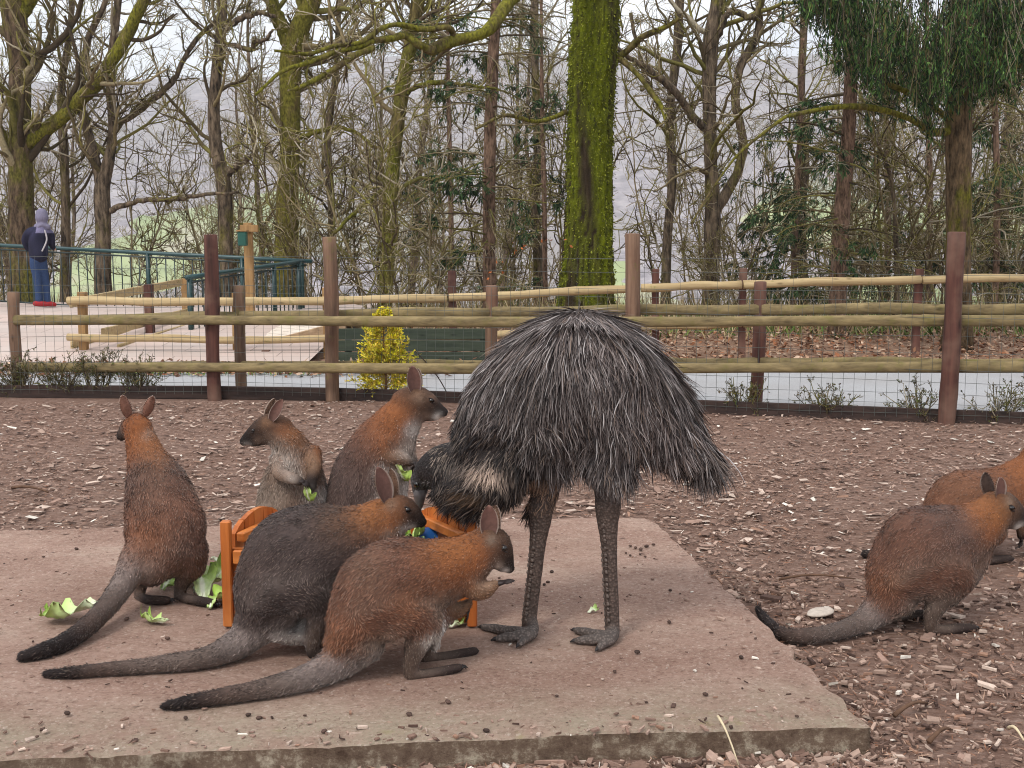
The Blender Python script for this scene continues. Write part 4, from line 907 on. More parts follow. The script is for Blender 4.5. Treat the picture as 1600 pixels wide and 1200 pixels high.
        rim = [x * nv for x in range(nu)] + [(nu - 1) * nv + x for x in range(1, nv)] + [x * nv + nv - 1 for x in range(nu - 2, -1, -1)]
        rq = [(rim[x], rim[x + 1], n + rim[x + 1], n + rim[x]) for x in range(len(rim) - 1)]
        mb = MB().add(np.concatenate([G.reshape(-1, 3), O.reshape(-1, 3)]), np.concatenate([q, q[:, ::-1] + n, rq]), None, np.concatenate([ci.reshape(-1, 3), co.reshape(-1, 3)]))
        r = s.r; K = 420; iu = r.uniform(0, 1, K); iv = r.uniform(-1, 1, K); iu[:160] = r.uniform(0, .95, 160); iv[:160] = r.choice([-1, 1], 160)
        gi = np.clip((iu * (nu - 1)).astype(int), 0, nu - 1); gj = np.clip(((iv + 1) / 2 * (nv - 1)).round().astype(int), 0, nv - 1); p = O[gi, gj]
        d = ax * .9 - f * .35 + sd * (iv * .35)[:, None] + r.normal(size=(K, 3)) * .2; cc = np.where((np.abs(iv) > .95)[:, None], S(150, 130, 116), outer) * r.uniform(.6, 1.2, (K, 1))
        blades(mb, p, d, np.full(K, .0065), np.full(K, .0022), cc, r); return mb.build('ear', M_skin, parent)
    def nose(s, parent, p, r):
        mb = MB(); ball(mb, p, (r * .8, r * 1.05, r * .8), S(24, 18, 18), 12, d=s.Fh)
        for sg in (-1, 1): ball(mb, p + s.Fh * r * .55 + np.cross(s.Fh, [0, 0, 1]) * sg * r * .5 + np.array([0, 0, r * .05]), r * .28, S(8, 6, 6), 8)
        mb.build('nose', M_dark, parent)
    def paw(s, parent, wrist, d, side, size, name='forepaw', curl=.5):
        """palm with five clawed fingers of unequal length"""
        d = norm(d); side = norm(side - (side @ d) * d); dn = np.cross(d, side); dn = dn if dn[2] < 0 else -dn; mb = MB(); c = S(42, 32, 30)
        P = np.array([wrist - d * size * .25, wrist, wrist + d * size * .3, wrist + d * size * .55]); tube(mb, P, np.array([[.20, .22], [.20, .24], [.17, .3], [.12, .28]]) * size, 10, col=c, up=-dn)
        for i, (o, l) in enumerate(((-.26, .48), (-.13, .62), (0, .68), (.13, .6), (.27, .44))):
            b0 = wrist + d * size * .48 + side * o * size; e = norm(d + side * o * .9); l = l * size
            P = np.array([b0, b0 + e * l * .4 + dn * l * .05, b0 + e * l * .75 + dn * l * curl * .35, b0 + e * l * .95 + dn * l * curl * .7]); tube(mb, P, np.array([.075, .07, .06, .045]) * size, 7, col=c)
            P = np.array([P[-1], P[-1] + (e * .5 + dn * curl) * size * .12, P[-1] + (e * .35 + dn * (curl + .5)) * size * .22]); tube(mb, P, np.array([.04, .028, .006]) * size, 6, col=S(28, 24, 24))
        return mb.build(name, M_dark, parent)
    def claws(s, parent, toe, d, size):
        d = norm(d); sd = np.cross(d, [0, 0, 1.]); mb = MB()
        for o, l in ((-.5, .7), (0, 1.15), (.5, .75)):
            p = toe + sd * o * size * .7; P = np.array([p - d * size * .3, p + d * size * l * .5 + [0, 0, .004], p + d * size * l - np.array([0, 0, .005])]); tube(mb, P, np.array([.3, .22, .05]) * size, 7, col=S(26, 22, 22))
        mb.build('claw', M_dark, parent)

GW = 'wallabies feeding'
def wallaby(label, base):
    return thing('wallaby', label, 'wallaby', base)

# ---------------------------------------------------------------- W1: front wallaby, side on, on the slab
def finish_w(w, label, base, nfur, headc, eye, ears, nosep, er=.0115, voxel=.0085, fw=.0026):
    t_ = wallaby(label, base); w.finish(voxel); w.body(t_); w.fur(t_, nfur, fw)
    if eye: w.eyes(t_, eye[0], eye[1], er, headc)
    for e in ears: w.ear(t_, *e)
    if nosep is not None: w.nose(t_, nosep, .011)
    return t_
a1 = math.radians(20); g = gnd(640, 1060, SLAB_Z)
w = Beast((math.cos(a1), math.sin(a1)), lambda px: g[1] + .075 + .00068 * (px - 640), SLAB_Z, 1); w.Fh = norm(w.F + np.array([0, -.05, -.75])); 
w.loft([(532, 1004, 26, 34, 'rump'), (556, 968, 50, 52, 'rump'), (592, 930, 76, 64, 'brown'), (638, 908, 72, 58, 'brown'), (682, 896, 56, 48, 'nape'), (722, 880, 46, 38, 'nape'), (748, 862, 36, 29, 'nape'), (764, 852, 29, 25, 'head')])
w.loft([(758, 850, 30, 26, 'head'), (772, 853, 29, 25, 'head'), (783, 866, 22, 18, 'face'), (791, 880, 14.5, 12, 'muz'), (796, 888, 9.5, 9, 'muz')])
w.loft([(775, 872, 18, 17, 'face'), (786, 886, 10, 9, 'muz')])
w.loft([(256, 1103, 7, 7, 'tip', 0, 'g'), (300, 1096, 11, 11, 'tip', 0, 'g'), (360, 1086, 14, 14, 'tmid', 0, 'g'), (430, 1072, 17, 17, 'tail', 0, 'g'), (490, 1054, 22, 21, 'troot', 0, 'g'), (530, 1032, 30, 30, 'troot'), (562, 1000, 42, 42, 'grey')])
w.both([(664, 966, 30, 24, 'thigh', 34), (640, 952, 46, 28, 'thigh', 38), (600, 950, 56, 28, 'thigh', 34), (570, 960, 46, 26, 'rump', 26)], far=(20, -8))
w.both([(640, 1054, 9, 9, 'shank', 36), (643, 1034, 13, 12, 'shank', 36), (652, 1005, 20, 17, 'shank', 36), (664, 975, 27, 20, 'thigh', 36)], far=(24, -22))
w.both([(718, 1043, 7, 9, 'foot', 36), (700, 1047, 8, 10, 'foot', 36), (670, 1052, 8, 9, 'fpale', 36), (640, 1056, 9, 8, 'shank', 36)], far=(24, -26))
w.both([(774, 912, 8, 8, 'arm', 24), (760, 922, 13, 12, 'arm', 26), (742, 922, 17, 14, 'arm', 26), (724, 900, 20, 16, 'nape', 22)], far=(-42, 30))
w.loft([(676, 998, 9, 26, 'pale'), (672, 972, 20, 34, 'pale'), (645, 930, 30, 40, 'brown')])
w.spots = [(680, 985, 13, S(200, 190, 180), .9), (780, 878, 7, S(170, 150, 136), .55), (520, 990, 30, S(150, 98, 66), .35), (690, 850, 36, S(158, 100, 56), .55), (726, 848, 24, S(154, 98, 56), .45), (790, 890, 6, S(205, 192, 182), .9), (778, 884, 6, S(190, 172, 158), .7), (768, 838, 9, S(150, 132, 116), .6), (796, 872, 7, S(40, 30, 27), .7), (576, 880, 40, S(126, 98, 80), .5), (683, 992, 14, S(196, 186, 176), .9), (786, 893, 6, S(210, 200, 194), .7), (644, 925, 34, S(138, 88, 56), .5)]
hc = (772, 853, 1, 1, 'head')
tp = w.pos((799, 887, 9, 9, 'muz'))[0]
eb = w.pos((764, 838, 1, 1, 'head', 12))[0]; eb2 = w.pos((770, 836, 1, 1, 'head', -14))[0]; mp1 = mpp(830, 3.8)
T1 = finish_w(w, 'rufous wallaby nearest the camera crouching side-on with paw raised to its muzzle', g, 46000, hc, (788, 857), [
    (eb, w.pos((764, 790, 1, 1, 'head', 20))[0], .031, norm(np.array([.15, -1, .1]))), (eb2, w.pos((776, 789, 1, 1, 'head', -22))[0], .030, norm(np.array([.9, .5, .2])))], tp)
w.paw(T1, w.pos((776, 912, 1, 1, 'arm', 24))[0], np.array([.95, 0, .22]), np.array([0, 1., 0]), .05, curl=.1)
w.paw(T1, w.pos((730, 944, 1, 1, 'arm', -26))[0], np.array([.1, 0, -1.]), np.array([0, 1., 0]), .05, curl=.35)
w.claws(T1, w.pos((721, 1043, 1, 1, 'foot', 36))[0], w.F, .02)

# ---------------------------------------------------------------- W2: big grey wallaby behind it
g = gnd(490, 1028, SLAB_Z); a2 = math.radians(24)
w = Beast((math.cos(a2), math.sin(a2)), lambda px: g[1] + .095 + .0008 * (px - 490), SLAB_Z, 2); w.Fh = norm(w.F + np.array([0, -.1, -.5]))
w.loft([(396, 968, 30, 34, 'dgrey'), (420, 925, 62, 58, 'dgrey'), (458, 890, 92, 76, 'dgrey'), (506, 868, 86, 72, 'dgrey'), (552, 850, 66, 58, 'grey'), (585, 830, 50, 44, 'nape'), (605, 812, 40, 34, 'nape'), (617, 802, 31, 26, 'head')])
w.loft([(608, 806, 32, 27, 'head'), (622, 800, 29, 25, 'head'), (638, 803, 22, 18, 'face'), (652, 812, 14, 12, 'muz'), (659, 816, 9.5, 9, 'muz')])
w.loft([(620, 816, 17, 16, 'face'), (642, 818, 10, 9, 'muz')])
w.loft([(72, 1053, 6.5, 7, 'tip', 0, 'g'), (110, 1051, 9.5, 10, 'tip', 0, 'g'), (160, 1046, 11, 11, 'tmid', 0, 'g'), (240, 1039, 13, 13, 'tail', 0, 'g'), (320, 1028, 17, 17, 'tail', 0, 'g'), (368, 1008, 24, 24, 'troot', 0, 'g'), (402, 978, 32, 34, 'troot'), (432, 944, 44, 46, 'dgrey')])
w.both([(512, 940, 30, 22, 'dgrey', 46), (480, 915, 50, 30, 'dgrey', 50), (440, 920, 54, 30, 'dgrey', 42), (415, 940, 40, 26, 'dgrey', 30)], far=(14, -8))
w.both([(488, 1020, 10, 9, 'foot', 44), (491, 1000, 13, 11, 'shank', 44), (498, 970, 19, 15, 'shank', 46), (508, 945, 26, 20, 'dgrey', 46)], far=(22, -24))
w.both([(560, 1012, 8, 10, 'foot', 44), (535, 1018, 8, 10, 'foot', 44), (490, 1024, 9, 9, 'foot', 44)], far=(22, -30))
w.both([(610, 900, 10, 10, 'arm', 30), (600, 880, 16, 14, 'arm', 32), (585, 858, 24, 18, 'nape', 28)], far=(14, -4))
w.loft([(430, 985, 14, 40, 'pale'), (470, 985, 16, 44, 'pale'), (520, 945, 34, 44, 'grey'), (560, 890, 30, 34, 'grey')])
w.spots = [(575, 790, 40, S(164, 104, 56), .65), (588, 796, 22, S(150, 96, 56), .5), (645, 823, 7, S(205, 196, 188), .9), (628, 818, 7, S(150, 128, 112), .7), (648, 803, 8, S(42, 31, 28), .7), (612, 784, 10, S(150, 132, 116), .5), (612, 826, 10, S(150, 136, 124), .6), (636, 822, 7, S(206, 198, 192), .7), (448, 1000, 26, S(160, 148, 140), .6), (380, 880, 34, S(92, 72, 62), .4), (525, 800, 30, S(112, 82, 60), .35)]
hc = (622, 800, 1, 1, 'head'); tp = w.pos((661, 815, 1, 1, 'muz'))[0]
T2 = finish_w(w, 'large grey-brown wallaby bending over the orange trough to eat lettuce', g, 46000, hc, (637, 797), [
    (w.pos((604, 782, 1, 1, 'h', 12))[0], w.pos((590, 730, 1, 1, 'h', 18))[0], .036, norm(np.array([.75, -.7, .1]))), (w.pos((614, 778, 1, 1, 'h', -14))[0], w.pos((612, 732, 1, 1, 'h', -24))[0], .034, norm(np.array([.9, .5, .1])))], tp)
w.paw(T2, w.pos((611, 902, 1, 1, 'arm', 30))[0], np.array([.3, .2, -1.]), np.array([0, 1., 0]), .05)
w.claws(T2, w.pos((562, 1012, 1, 1, 'foot', 44))[0], w.F, .02)

# ---------------------------------------------------------------- W3: small upright wallaby facing left
g = gnd(452, 880, SLAB_Z); Y3 = g[1]
w = Beast((-.82, -.57), lambda px: Y3, SLAB_Z, 3); w.hl = np.cross(norm(np.array([-1, -.25, 0])), [0, 0, 1.]); w.Fh = norm(np.array([-1, -.25, -.4]))
w.loft([(470, 858, 34, 40, 'brown'), (462, 825, 52, 58, 'brown'), (458, 785, 56, 58, 'brown'), (460, 750, 48, 50, 'chest'), (460, 722, 38, 42, 'chest'), (452, 698, 29, 31, 'chest'), (440, 680, 24, 24, 'nape'), (428, 672, 22, 21, 'head')])
w.loft([(438, 672, 23, 21, 'head'), (422, 668, 23, 20, 'head'), (406, 674, 18, 15, 'face'), (390, 684, 12, 10, 'muz'), (381, 690, 8, 7.5, 'muz')], L=w.hl)
w.loft([(416, 682, 14, 13, 'face'), (394, 691, 8, 7.5, 'muz')], L=w.hl)
w.both([(418, 815, 30, 22, 'brown', 34), (440, 812, 42, 26, 'brown', 38), (468, 825, 40, 24, 'brown', 32)])
w.both([(425, 870, 8, 8, 'shank', 36), (428, 850, 12, 11, 'shank', 36), (424, 825, 20, 16, 'shank', 36)])
w.both([(372, 880, 6, 8, 'foot', 36), (400, 878, 7, 9, 'foot', 36), (428, 875, 8, 8, 'fpale', 36)])
w.loft([(487, 760, 8, 8, 'hand', 0, -.17), (488, 748, 9, 9, 'hand', 0, -.165), (492, 730, 12, 11, 'arm', 0, -.12), (488, 708, 15, 14, 'nape', 0, -.06)])
w.loft([(468, 752, 8, 8, 'hand', 0, -.2), (452, 746, 10, 9, 'arm', 0, -.19), (436, 738, 12, 11, 'arm', 0, -.13), (434, 718, 14, 12, 'nape', 0, -.06)])
w.loft([(600, 872, 5, 5, 'tip', 0, .35), (560, 872, 9, 9, 'tmid', 0, .28), (520, 868, 14, 14, 'tail', 0, .2), (490, 858, 22, 22, 'troot', 0, .1)])
w.loft([(488, 795, 30, 26, 'grey', 0, -.06), (480, 755, 26, 30, 'chest', 0, -.08), (462, 722, 18, 24, 'chest', 0, -.05)])
w.spots = [(458, 716, 18, S(180, 170, 162), .4), (470, 734, 10, S(196, 188, 180), .45), (424, 702, 9, S(186, 176, 168), .7), (506, 768, 18, S(196, 190, 184), .85), (470, 676, 24, S(150, 98, 60), .5), (428, 740, 16, S(120, 88, 66), .5), (388, 697, 7, S(196, 186, 178), .9), (404, 686, 7, S(140, 116, 100), .6), (418, 658, 8, S(146, 108, 80), .6), (492, 712, 14, S(140, 104, 76), .5)]
hc = (420, 668, 1, 1, 'head'); tp = w.pos((378, 690, 1, 1, 'muz', 0))[0]
T3 = finish_w(w, 'small upright wallaby facing left and holding a lettuce scrap to its pale chest', g, 34000, hc, (396, 673), [
    (w.pos((424, 656, 1, 1, 'h', 0, -.045))[0], w.pos((441, 624, 1, 1, 'h', 0, -.06))[0], .023, norm(np.array([-.2, -1, .0]))), (w.pos((416, 652, 1, 1, 'h', 0, .05))[0], w.pos((428, 622, 1, 1, 'h', 0, .07))[0], .022, norm(np.array([-1, .4, 0])))], tp, er=.0085)
w.paw(T3, w.pos((486, 757, 1, 1, 'a', 0, -.175))[0], np.array([-.4, -.2, -1.]), np.array([1., -.3, 0]), .045)
w.paw(T3, w.pos((467, 750, 1, 1, 'a', 0, -.205))[0], np.array([.8, -.1, -.35]), np.array([0, 1., 0.4]), .045)
H3 = w.pos((481, 772, 1, 1, 'a', 0, -.2))[0]

# ---------------------------------------------------------------- W4: upright wallaby facing the emu
g = gnd(585, 885, SLAB_Z); Y4 = g[1]
w = Beast((1, .12), lambda px: Y4, SLAB_Z, 4); w.Fh = norm(np.array([1, -.05, -.35]))
w.loft([(552, 862, 34, 42, 'grey'), (560, 828, 54, 56, 'grey'), (570, 785, 62, 60, 'grey'), (580, 742, 60, 55, 'grey'), (594, 706, 52, 48, 'brown'), (612, 676, 42, 40, 'nape'), (630, 650, 33, 31, 'nape'), (644, 634, 28, 25, 'head')])
w.loft([(636, 634, 29, 26, 'head'), (652, 629, 27, 24, 'head'), (669, 633, 20, 17, 'face'), (684, 641, 12.5, 11, 'muz'), (693, 644, 8.5, 8, 'muz')])
w.loft([(658, 644, 16, 14, 'face'), (680, 650, 8.5, 8, 'muz')])
w.both([(622, 830, 30, 22, 'grey', 36), (598, 815, 46, 26, 'grey', 42), (566, 830, 46, 24, 'grey', 34)])
w.both([(598, 876, 9, 9, 'shank', 40), (604, 855, 13, 12, 'shank', 40), (618, 832, 22, 17, 'shank', 38)])
w.both([(668, 880, 7, 9, 'foot', 40), (640, 882, 7, 9, 'foot', 40), (600, 882, 8, 8, 'fpale', 40)])
w.loft([(640, 722, 8, 8, 'hand', 34), (624, 716, 11, 10, 'arm', 38), (604, 712, 14, 12, 'arm', 40), (602, 690, 17, 14, 'nape', 34)])
w.loft([(646, 722, 8, 8, 'hand', -10), (640, 712, 11, 10, 'arm', -24), (636, 700, 14, 12, 'arm', -30), (622, 684, 17, 14, 'nape', -26)])
w.loft([(420, 888, 6, 6, 'tip', 0, .3), (470, 884, 11, 11, 'tail', 0, .2), (515, 876, 18, 18, 'tail', 0, .1), (545, 856, 28, 30, 'troot')])
w.loft([(606, 780, 24, 30, 'pale', 6), (612, 735, 26, 34, 'pale', 8), (628, 695, 20, 26, 'chest', 4), (640, 665, 16, 20, 'chest')])
w.spots = [(648, 668, 15, S(198, 192, 186), .85), (640, 695, 16, S(170, 160, 152), .6), (604, 730, 14, S(190, 184, 178), .7), (606, 765, 18, S(150, 140, 134), .4), (684, 652, 8, S(226, 220, 214), 1.0), (668, 648, 8, S(150, 126, 110), .6), (676, 620, 7, S(128, 98, 80), .6), (656, 618, 10, S(156, 134, 116), .5), (618, 640, 26, S(160, 100, 58), .5), (600, 668, 26, S(150, 96, 62), .4), (655, 612, 12, S(130, 92, 66), .4)]
hc = (652, 629, 1, 1, 'head'); tp = w.pos((697, 643, 1, 1, 'muz'))[0]
T4 = finish_w(w, 'upright wallaby facing right towards the emu with a lettuce leaf in its paws', g, 34000, hc, (674, 626), [
    (w.pos((648, 613, 1, 1, 'h', 12))[0], w.pos((644, 572, 1, 1, 'h', 18))[0], .032, norm(np.array([.45, -1, .1]))), (w.pos((652, 612, 1, 1, 'h', -14))[0], w.pos((654, 576, 1, 1, 'h', -26))[0], .03, norm(np.array([.9, .5, .1])))], tp)
w.paw(T4, w.pos((638, 721, 1, 1, 'a', 34))[0], np.array([.9, .1, -.35]), np.array([0, 1., 0.2]), .05)
w.paw(T4, w.pos((646, 722, 1, 1, 'a', -10))[0], np.array([.1, -.2, -1]), np.array([1, 0, 0.]), .05)
H4 = w.pos((628, 737, 1, 1, 'a', 32))[0]

# ---------------------------------------------------------------- W5: wallaby seen from behind on the left
g = gnd(262, 938, SLAB_Z); Y5 = g[1]
w = Beast((.45, .89), lambda px: Y5, SLAB_Z, 5); w.hl = norm(np.array([.5, -.85, 0])); w.Fh = norm(np.array([-.8, .55, -.25]))
w.loft([(236, 882, 34, 38, 'rump', 0, -.07), (250, 862, 50, 56, 'thigh', 0, -.02), (258, 830, 58, 66, 'brown', 0, .03), (252, 790, 52, 58, 'brown', 0, .08), (242, 752, 44, 48, 'grey', 0, .13), (230, 718, 31, 32, 'nape', 0, .17), (221, 690, 24, 25, 'nape', 0, .2), (215, 668, 21, 21, 'nape', 0, .22)])
w.loft([(217, 670, 22, 21, 'nape', 0, .21), (212, 666, 21, 19, 'nape', 0, .24), (202, 670, 17, 15, 'face', 0, .28), (193, 678, 11, 10, 'muz', 0, .315), (189, 682, 8, 8, 'muz', 0, .33)])
w.loft([(300, 880, 30, 22, 'thigh', 0, .02), (294, 860, 44, 30, 'thigh', 0, .02), (280, 845, 44, 30, 'thigh', 0, .03)], L=(1, 0, 0))
w.loft([(224, 880, 26, 20, 'thigh', 0, .05), (222, 858, 40, 26, 'thigh', 0, .05), (235, 845, 40, 28, 'thigh', 0, .05)], L=(1, 0, 0))
w.loft([(279, 932, 8, 8, 'shank', 0, .02), (283, 915, 11, 11, 'shank', 0, .02), (294, 892, 19, 18, 'shank', 0, .02), (300, 872, 26, 24, 'thigh', 0, .02)])
w.loft([(336, 943, 7, 8, 'foot', 0, 'g'), (318, 940, 8, 9, 'foot', 0, 'g'), (296, 936, 8, 9, 'fpale', 0, 'g'), (279, 931, 8, 8, 'shank', 0, .02)])
w.loft([(217, 932, 8, 8, 'shank', 0, .04), (220, 914, 11, 11, 'shank', 0, .04), (226, 890, 18, 18, 'shank', 0, .04), (226, 872, 24, 22, 'thigh', 0, .04)])
w.loft([(262, 938, 7, 8, 'foot', 0, 'g'), (248, 938, 8, 9, 'foot', 0, 'g'), (232, 937, 8, 8, 'foot', 0, 'g'), (218, 933, 8, 8, 'shank', 0, .03)])
w.loft([(36, 1026, 9, 10, 'tip', 0, 'g'), (70, 1016, 13, 13, 'tip', 0, 'g'), (104, 1002, 14.5, 14.5, 'tip', 0, 'g'), (140, 976, 15.5, 15.5, 'tmid', 0, -.42), (172, 942, 17, 17, 'tail', 0, -.28), (196, 908, 20, 20, 'troot', 0, -.17), (214, 878, 28, 28, 'troot', 0, -.1), (238, 852, 38, 42, 'rump', 0, -.03)])
w.loft([(222, 800, 8, 8, 'hand', 0, .28), (228, 770, 12, 12, 'arm', 0, .24), (232, 740, 18, 16, 'nape', 0, .2)])
w.loft([(282, 800, 8, 8, 'hand', 0, .25), (272, 770, 12, 12, 'arm', 0, .22), (258, 740, 18, 16, 'nape', 0, .18)])
w.spots = [(222, 700, 30, S(152, 100, 62), .6), (236, 725, 20, S(160, 102, 60), .4), (228, 738, 7, S(60, 42, 36), .8), (240, 765, 36, S(112, 84, 70), .6), (225, 830, 34, S(150, 94, 62), .35), (262, 835, 40, S(140, 92, 64), .35), (300, 850, 34, S(124, 104, 94), .6), (250, 880, 26, S(128, 112, 104), .7), (210, 690, 10, S(150, 134, 122), .5)]
tp = w.pos((187, 682, 1, 1, 'm', 0, .335))[0]
T5 = finish_w(w, 'wallaby turned away at the left with its long dark-tipped tail towards the camera', g, 40000, None, None, [
    (w.pos((202, 652, 1, 1, 'h', 0, .22))[0], w.pos((190, 617, 1, 1, 'h', 0, .19))[0], .022, norm(np.array([-.5, .8, 0.])), S(112, 82, 74), S(128, 92, 78)), (w.pos((226, 650, 1, 1, 'h', 0, .23))[0], w.pos((240, 618, 1, 1, 'h', 0, .21))[0], .021, norm(np.array([-.2, 1, 0.])), S(112, 82, 74), S(128, 92, 78))], tp)
w.claws(T5, w.pos((340, 944, 6, 1, 'f', 0, 'g'))[0], np.array([.8, -.5, 0]), .02); w.claws(T5, w.pos((266, 938, 6, 1, 'f', 0, 'g'))[0], np.array([.9, -.2, 0]), .02)
w.paw(T5, w.pos((222, 803, 1, 1, 'a', 0, .28))[0], np.array([-.1, .3, -1.]), np.array([1., 0, 0]), .045); w.paw(T5, w.pos((282, 803, 1, 1, 'a', 0, .25))[0], np.array([.1, .3, -1.]), np.array([1., 0, 0]), .045)

# ---------------------------------------------------------------- W6: wallaby on the mulch at the right
g = gnd(1453, 992, 0); a6 = math.radians(16)
w = Beast((math.cos(a6), math.sin(a6)), lambda px: g[1] + .09 + .0006 * (px - 1453), 0.004, 6); w.Fh = norm(w.F + np.array([0, -.1, -.5]))
w.loft([(1384, 936, 28, 34, 'brown'), (1402, 898, 52, 50, 'brown'), (1436, 868, 76, 62, 'brown'), (1478, 848, 62, 54, 'grey'), (1514, 832, 48, 42, 'nape'), (1540, 812, 38, 32, 'nape'), (1558, 797, 30, 26, 'head')])
w.loft([(1552, 798, 31, 26, 'head'), (1566, 794, 28, 25, 'head'), (1581, 801, 21, 18, 'face'), (1593, 811, 14, 12, 'muz'), (1600, 815, 9.5, 9, 'muz')])
w.loft([(1568, 808, 18, 16, 'face'), (1586, 819, 10, 9, 'muz')])
w.loft([(1183, 950, 5, 5, 'tip', 0, .22), (1194, 966, 8, 8, 'tip', 0, .16), (1216, 987, 10.5, 10.5, 'tip', 0, 'g'), (1250, 994, 12, 12, 'tmid', 0, 'g'), (1295, 989, 13, 13, 'tail', 0, 'g'), (1338, 976, 16, 16, 'tail', 0, 'g'), (1368, 957, 24, 24, 'troot'), (1396, 930, 36, 40, 'brown')])
w.both([(1500, 905, 28, 22, 'thigh', 36), (1478, 888, 46, 28, 'thigh', 40), (1440, 892, 52, 28, 'thigh', 36), (1408, 910, 40, 24, 'brown', 26)], far=(-26, -8))
w.both([(1453, 980, 10, 9, 'shank', 38), (1458, 958, 14, 13, 'shank', 38), (1472, 930, 22, 18, 'shank', 38), (1494, 905, 28, 20, 'thigh', 38)], far=(-58, -20))
w.both([(1520, 981, 7, 9, 'foot', 38), (1500, 982, 8, 10, 'foot', 38), (1478, 984, 8, 9, 'fpale', 38), (1453, 984, 9, 8, 'shank', 38)], far=(-62, -22))
w.both([(1516, 893, 8, 8, 'hand', 26), (1518, 880, 12, 11, 'arm', 28), (1524, 862, 16, 14, 'arm', 28), (1524, 840, 20, 16, 'nape', 24)], far=(10, -6))
w.loft([(1480, 930, 10, 30, 'grey'), (1500, 895, 26, 34, 'grey'), (1520, 860, 30, 32, 'nape')])
w.spots = [(1588, 822, 9, S(210, 202, 194), .95), (1572, 816, 9, S(110, 94, 84), .6), (1596, 804, 8, S(42, 31, 28), .6), (1530, 785, 34, S(152, 98, 58), .6), (1556, 800, 24, S(150, 100, 58), .4), (1372, 905, 26, S(148, 96, 66), .5), (1500, 870, 26, S(128, 82, 58), .5), (1420, 930, 26, S(130, 114, 106), .5), (1590, 822, 7, S(206, 198, 190), .85), (1568, 780, 8, S(150, 130, 112), .5)]
hc = (1566, 794, 1, 1, 'head'); tp = w.pos((1604, 815, 1, 1, 'm'))[0]
T6 = finish_w(w, 'wallaby crouching on the bark mulch at the right with its tail against the slab', g, 40000, hc, (1581, 794), [
    (w.pos((1560, 778, 1, 1, 'h', 12))[0], w.pos((1563, 746, 1, 1, 'h', 18))[0], .029, norm(np.array([.5, -1, .1]))), (w.pos((1550, 776, 1, 1, 'h', -14))[0], w.pos((1538, 738, 1, 1, 'h', -26))[0], .028, norm(np.array([-.3, 1., .1])), S(112, 82, 74), S(60, 46, 40))], tp)
w.paw(T6, w.pos((1516, 893, 1, 1, 'a', 26))[0], np.array([.0, -.1, -1.]), np.array([0, 1., 0]), .045); w.paw(T6, w.pos((1526, 887, 1, 1, 'a', -26))[0], np.array([.0, -.1, -1.]), np.array([0, 1., 0]), .045)
w.claws(T6, w.pos((1523, 981, 1, 1, 'foot', 38))[0], w.F, .02)

# ---------------------------------------------------------------- W7: rufous wallaby half out of frame behind it
g = gnd(1520, 884, 0); 
w = Beast((.96, .28), lambda px: g[1] + .1 + .0007 * (px - 1520), 0.004, 7); w.Fh = norm(w.F + np.array([0, 0, -.3]))
w.loft([(1466, 848, 26, 30, 'rump'), (1478, 820, 44, 44, 'rump'), (1505, 795, 60, 54, 'rump'), (1545, 780, 50, 46, 'rump'), (1580, 762, 40, 38, 'nape'), (1608, 738, 32, 28, 'nape'), (1624, 716, 25, 22, 'head')])
w.loft([(1616, 720, 26, 22, 'nape'), (1632, 708, 24, 21, 'head'), (1650, 712, 17, 15, 'face'), (1666, 720, 11, 10, 'muz'), (1674, 723, 8, 8, 'muz')])
w.loft([(1352, 866, 7, 8, 'tip', 0, 'g'), (1390, 868, 9, 9, 'tmid', 0, 'g'), (1430, 864, 13, 13, 'tail', 0, 'g'), (1462, 846, 22, 24, 'troot')])
w.both([(1552, 830, 24, 20, 'rump', 32), (1530, 815, 38, 24, 'rump', 34), (1492, 820, 40, 24, 'rump', 28)])
w.both([(1526, 874, 8, 8, 'shank', 32), (1532, 856, 11, 11, 'shank', 32), (1548, 832, 20, 16, 'shank', 32)])
w.both([(1578, 873, 6, 8, 'foot', 32), (1556, 875, 7, 9, 'foot', 32), (1526, 878, 7, 8, 'fpale', 32)])
w.both([(1596, 838, 7, 7, 'hand', 20), (1596, 812, 11, 10, 'arm', 24), (1588, 785, 16, 14, 'nape', 22)])
w.spots = [(1500, 760, 40, S(128, 88, 64), .6), (1590, 740, 40, S(154, 100, 62), .35), (1540, 760, 24, S(124, 80, 56), .45)]
T7 = finish_w(w, 'orange-brown wallaby partly out of the frame behind the right-hand one', g, 24000, (1632, 708, 1, 1, 'h'), None, [
    (w.pos((1620, 694, 1, 1, 'h', 10))[0], w.pos((1616, 660, 1, 1, 'h', 16))[0], .026, norm(np.array([.5, -1, .1]))), (w.pos((1626, 692, 1, 1, 'h', -12))[0], w.pos((1628, 660, 1, 1, 'h', -22))[0], .026, norm(np.array([.9, .5, .1])))], w.pos((1677, 722, 1, 1, 'm'))[0])
w.eyes(T7, 1648, 705, .009, (1632, 708, 1, 1, 'h')); w.claws(T7, w.pos((1580, 873, 1, 1, 'foot', 32))[0], w.F, .018)
w.paw(T7, w.pos((1596, 838, 1, 1, 'a', 20))[0], np.array([.0, -.1, -1.]), np.array([0, 1., 0]), .045); w.paw(T7, w.pos((1596, 838, 1, 1, 'a', -20))[0], np.array([.0, -.1, -1.]), np.array([0, 1., 0]), .045)

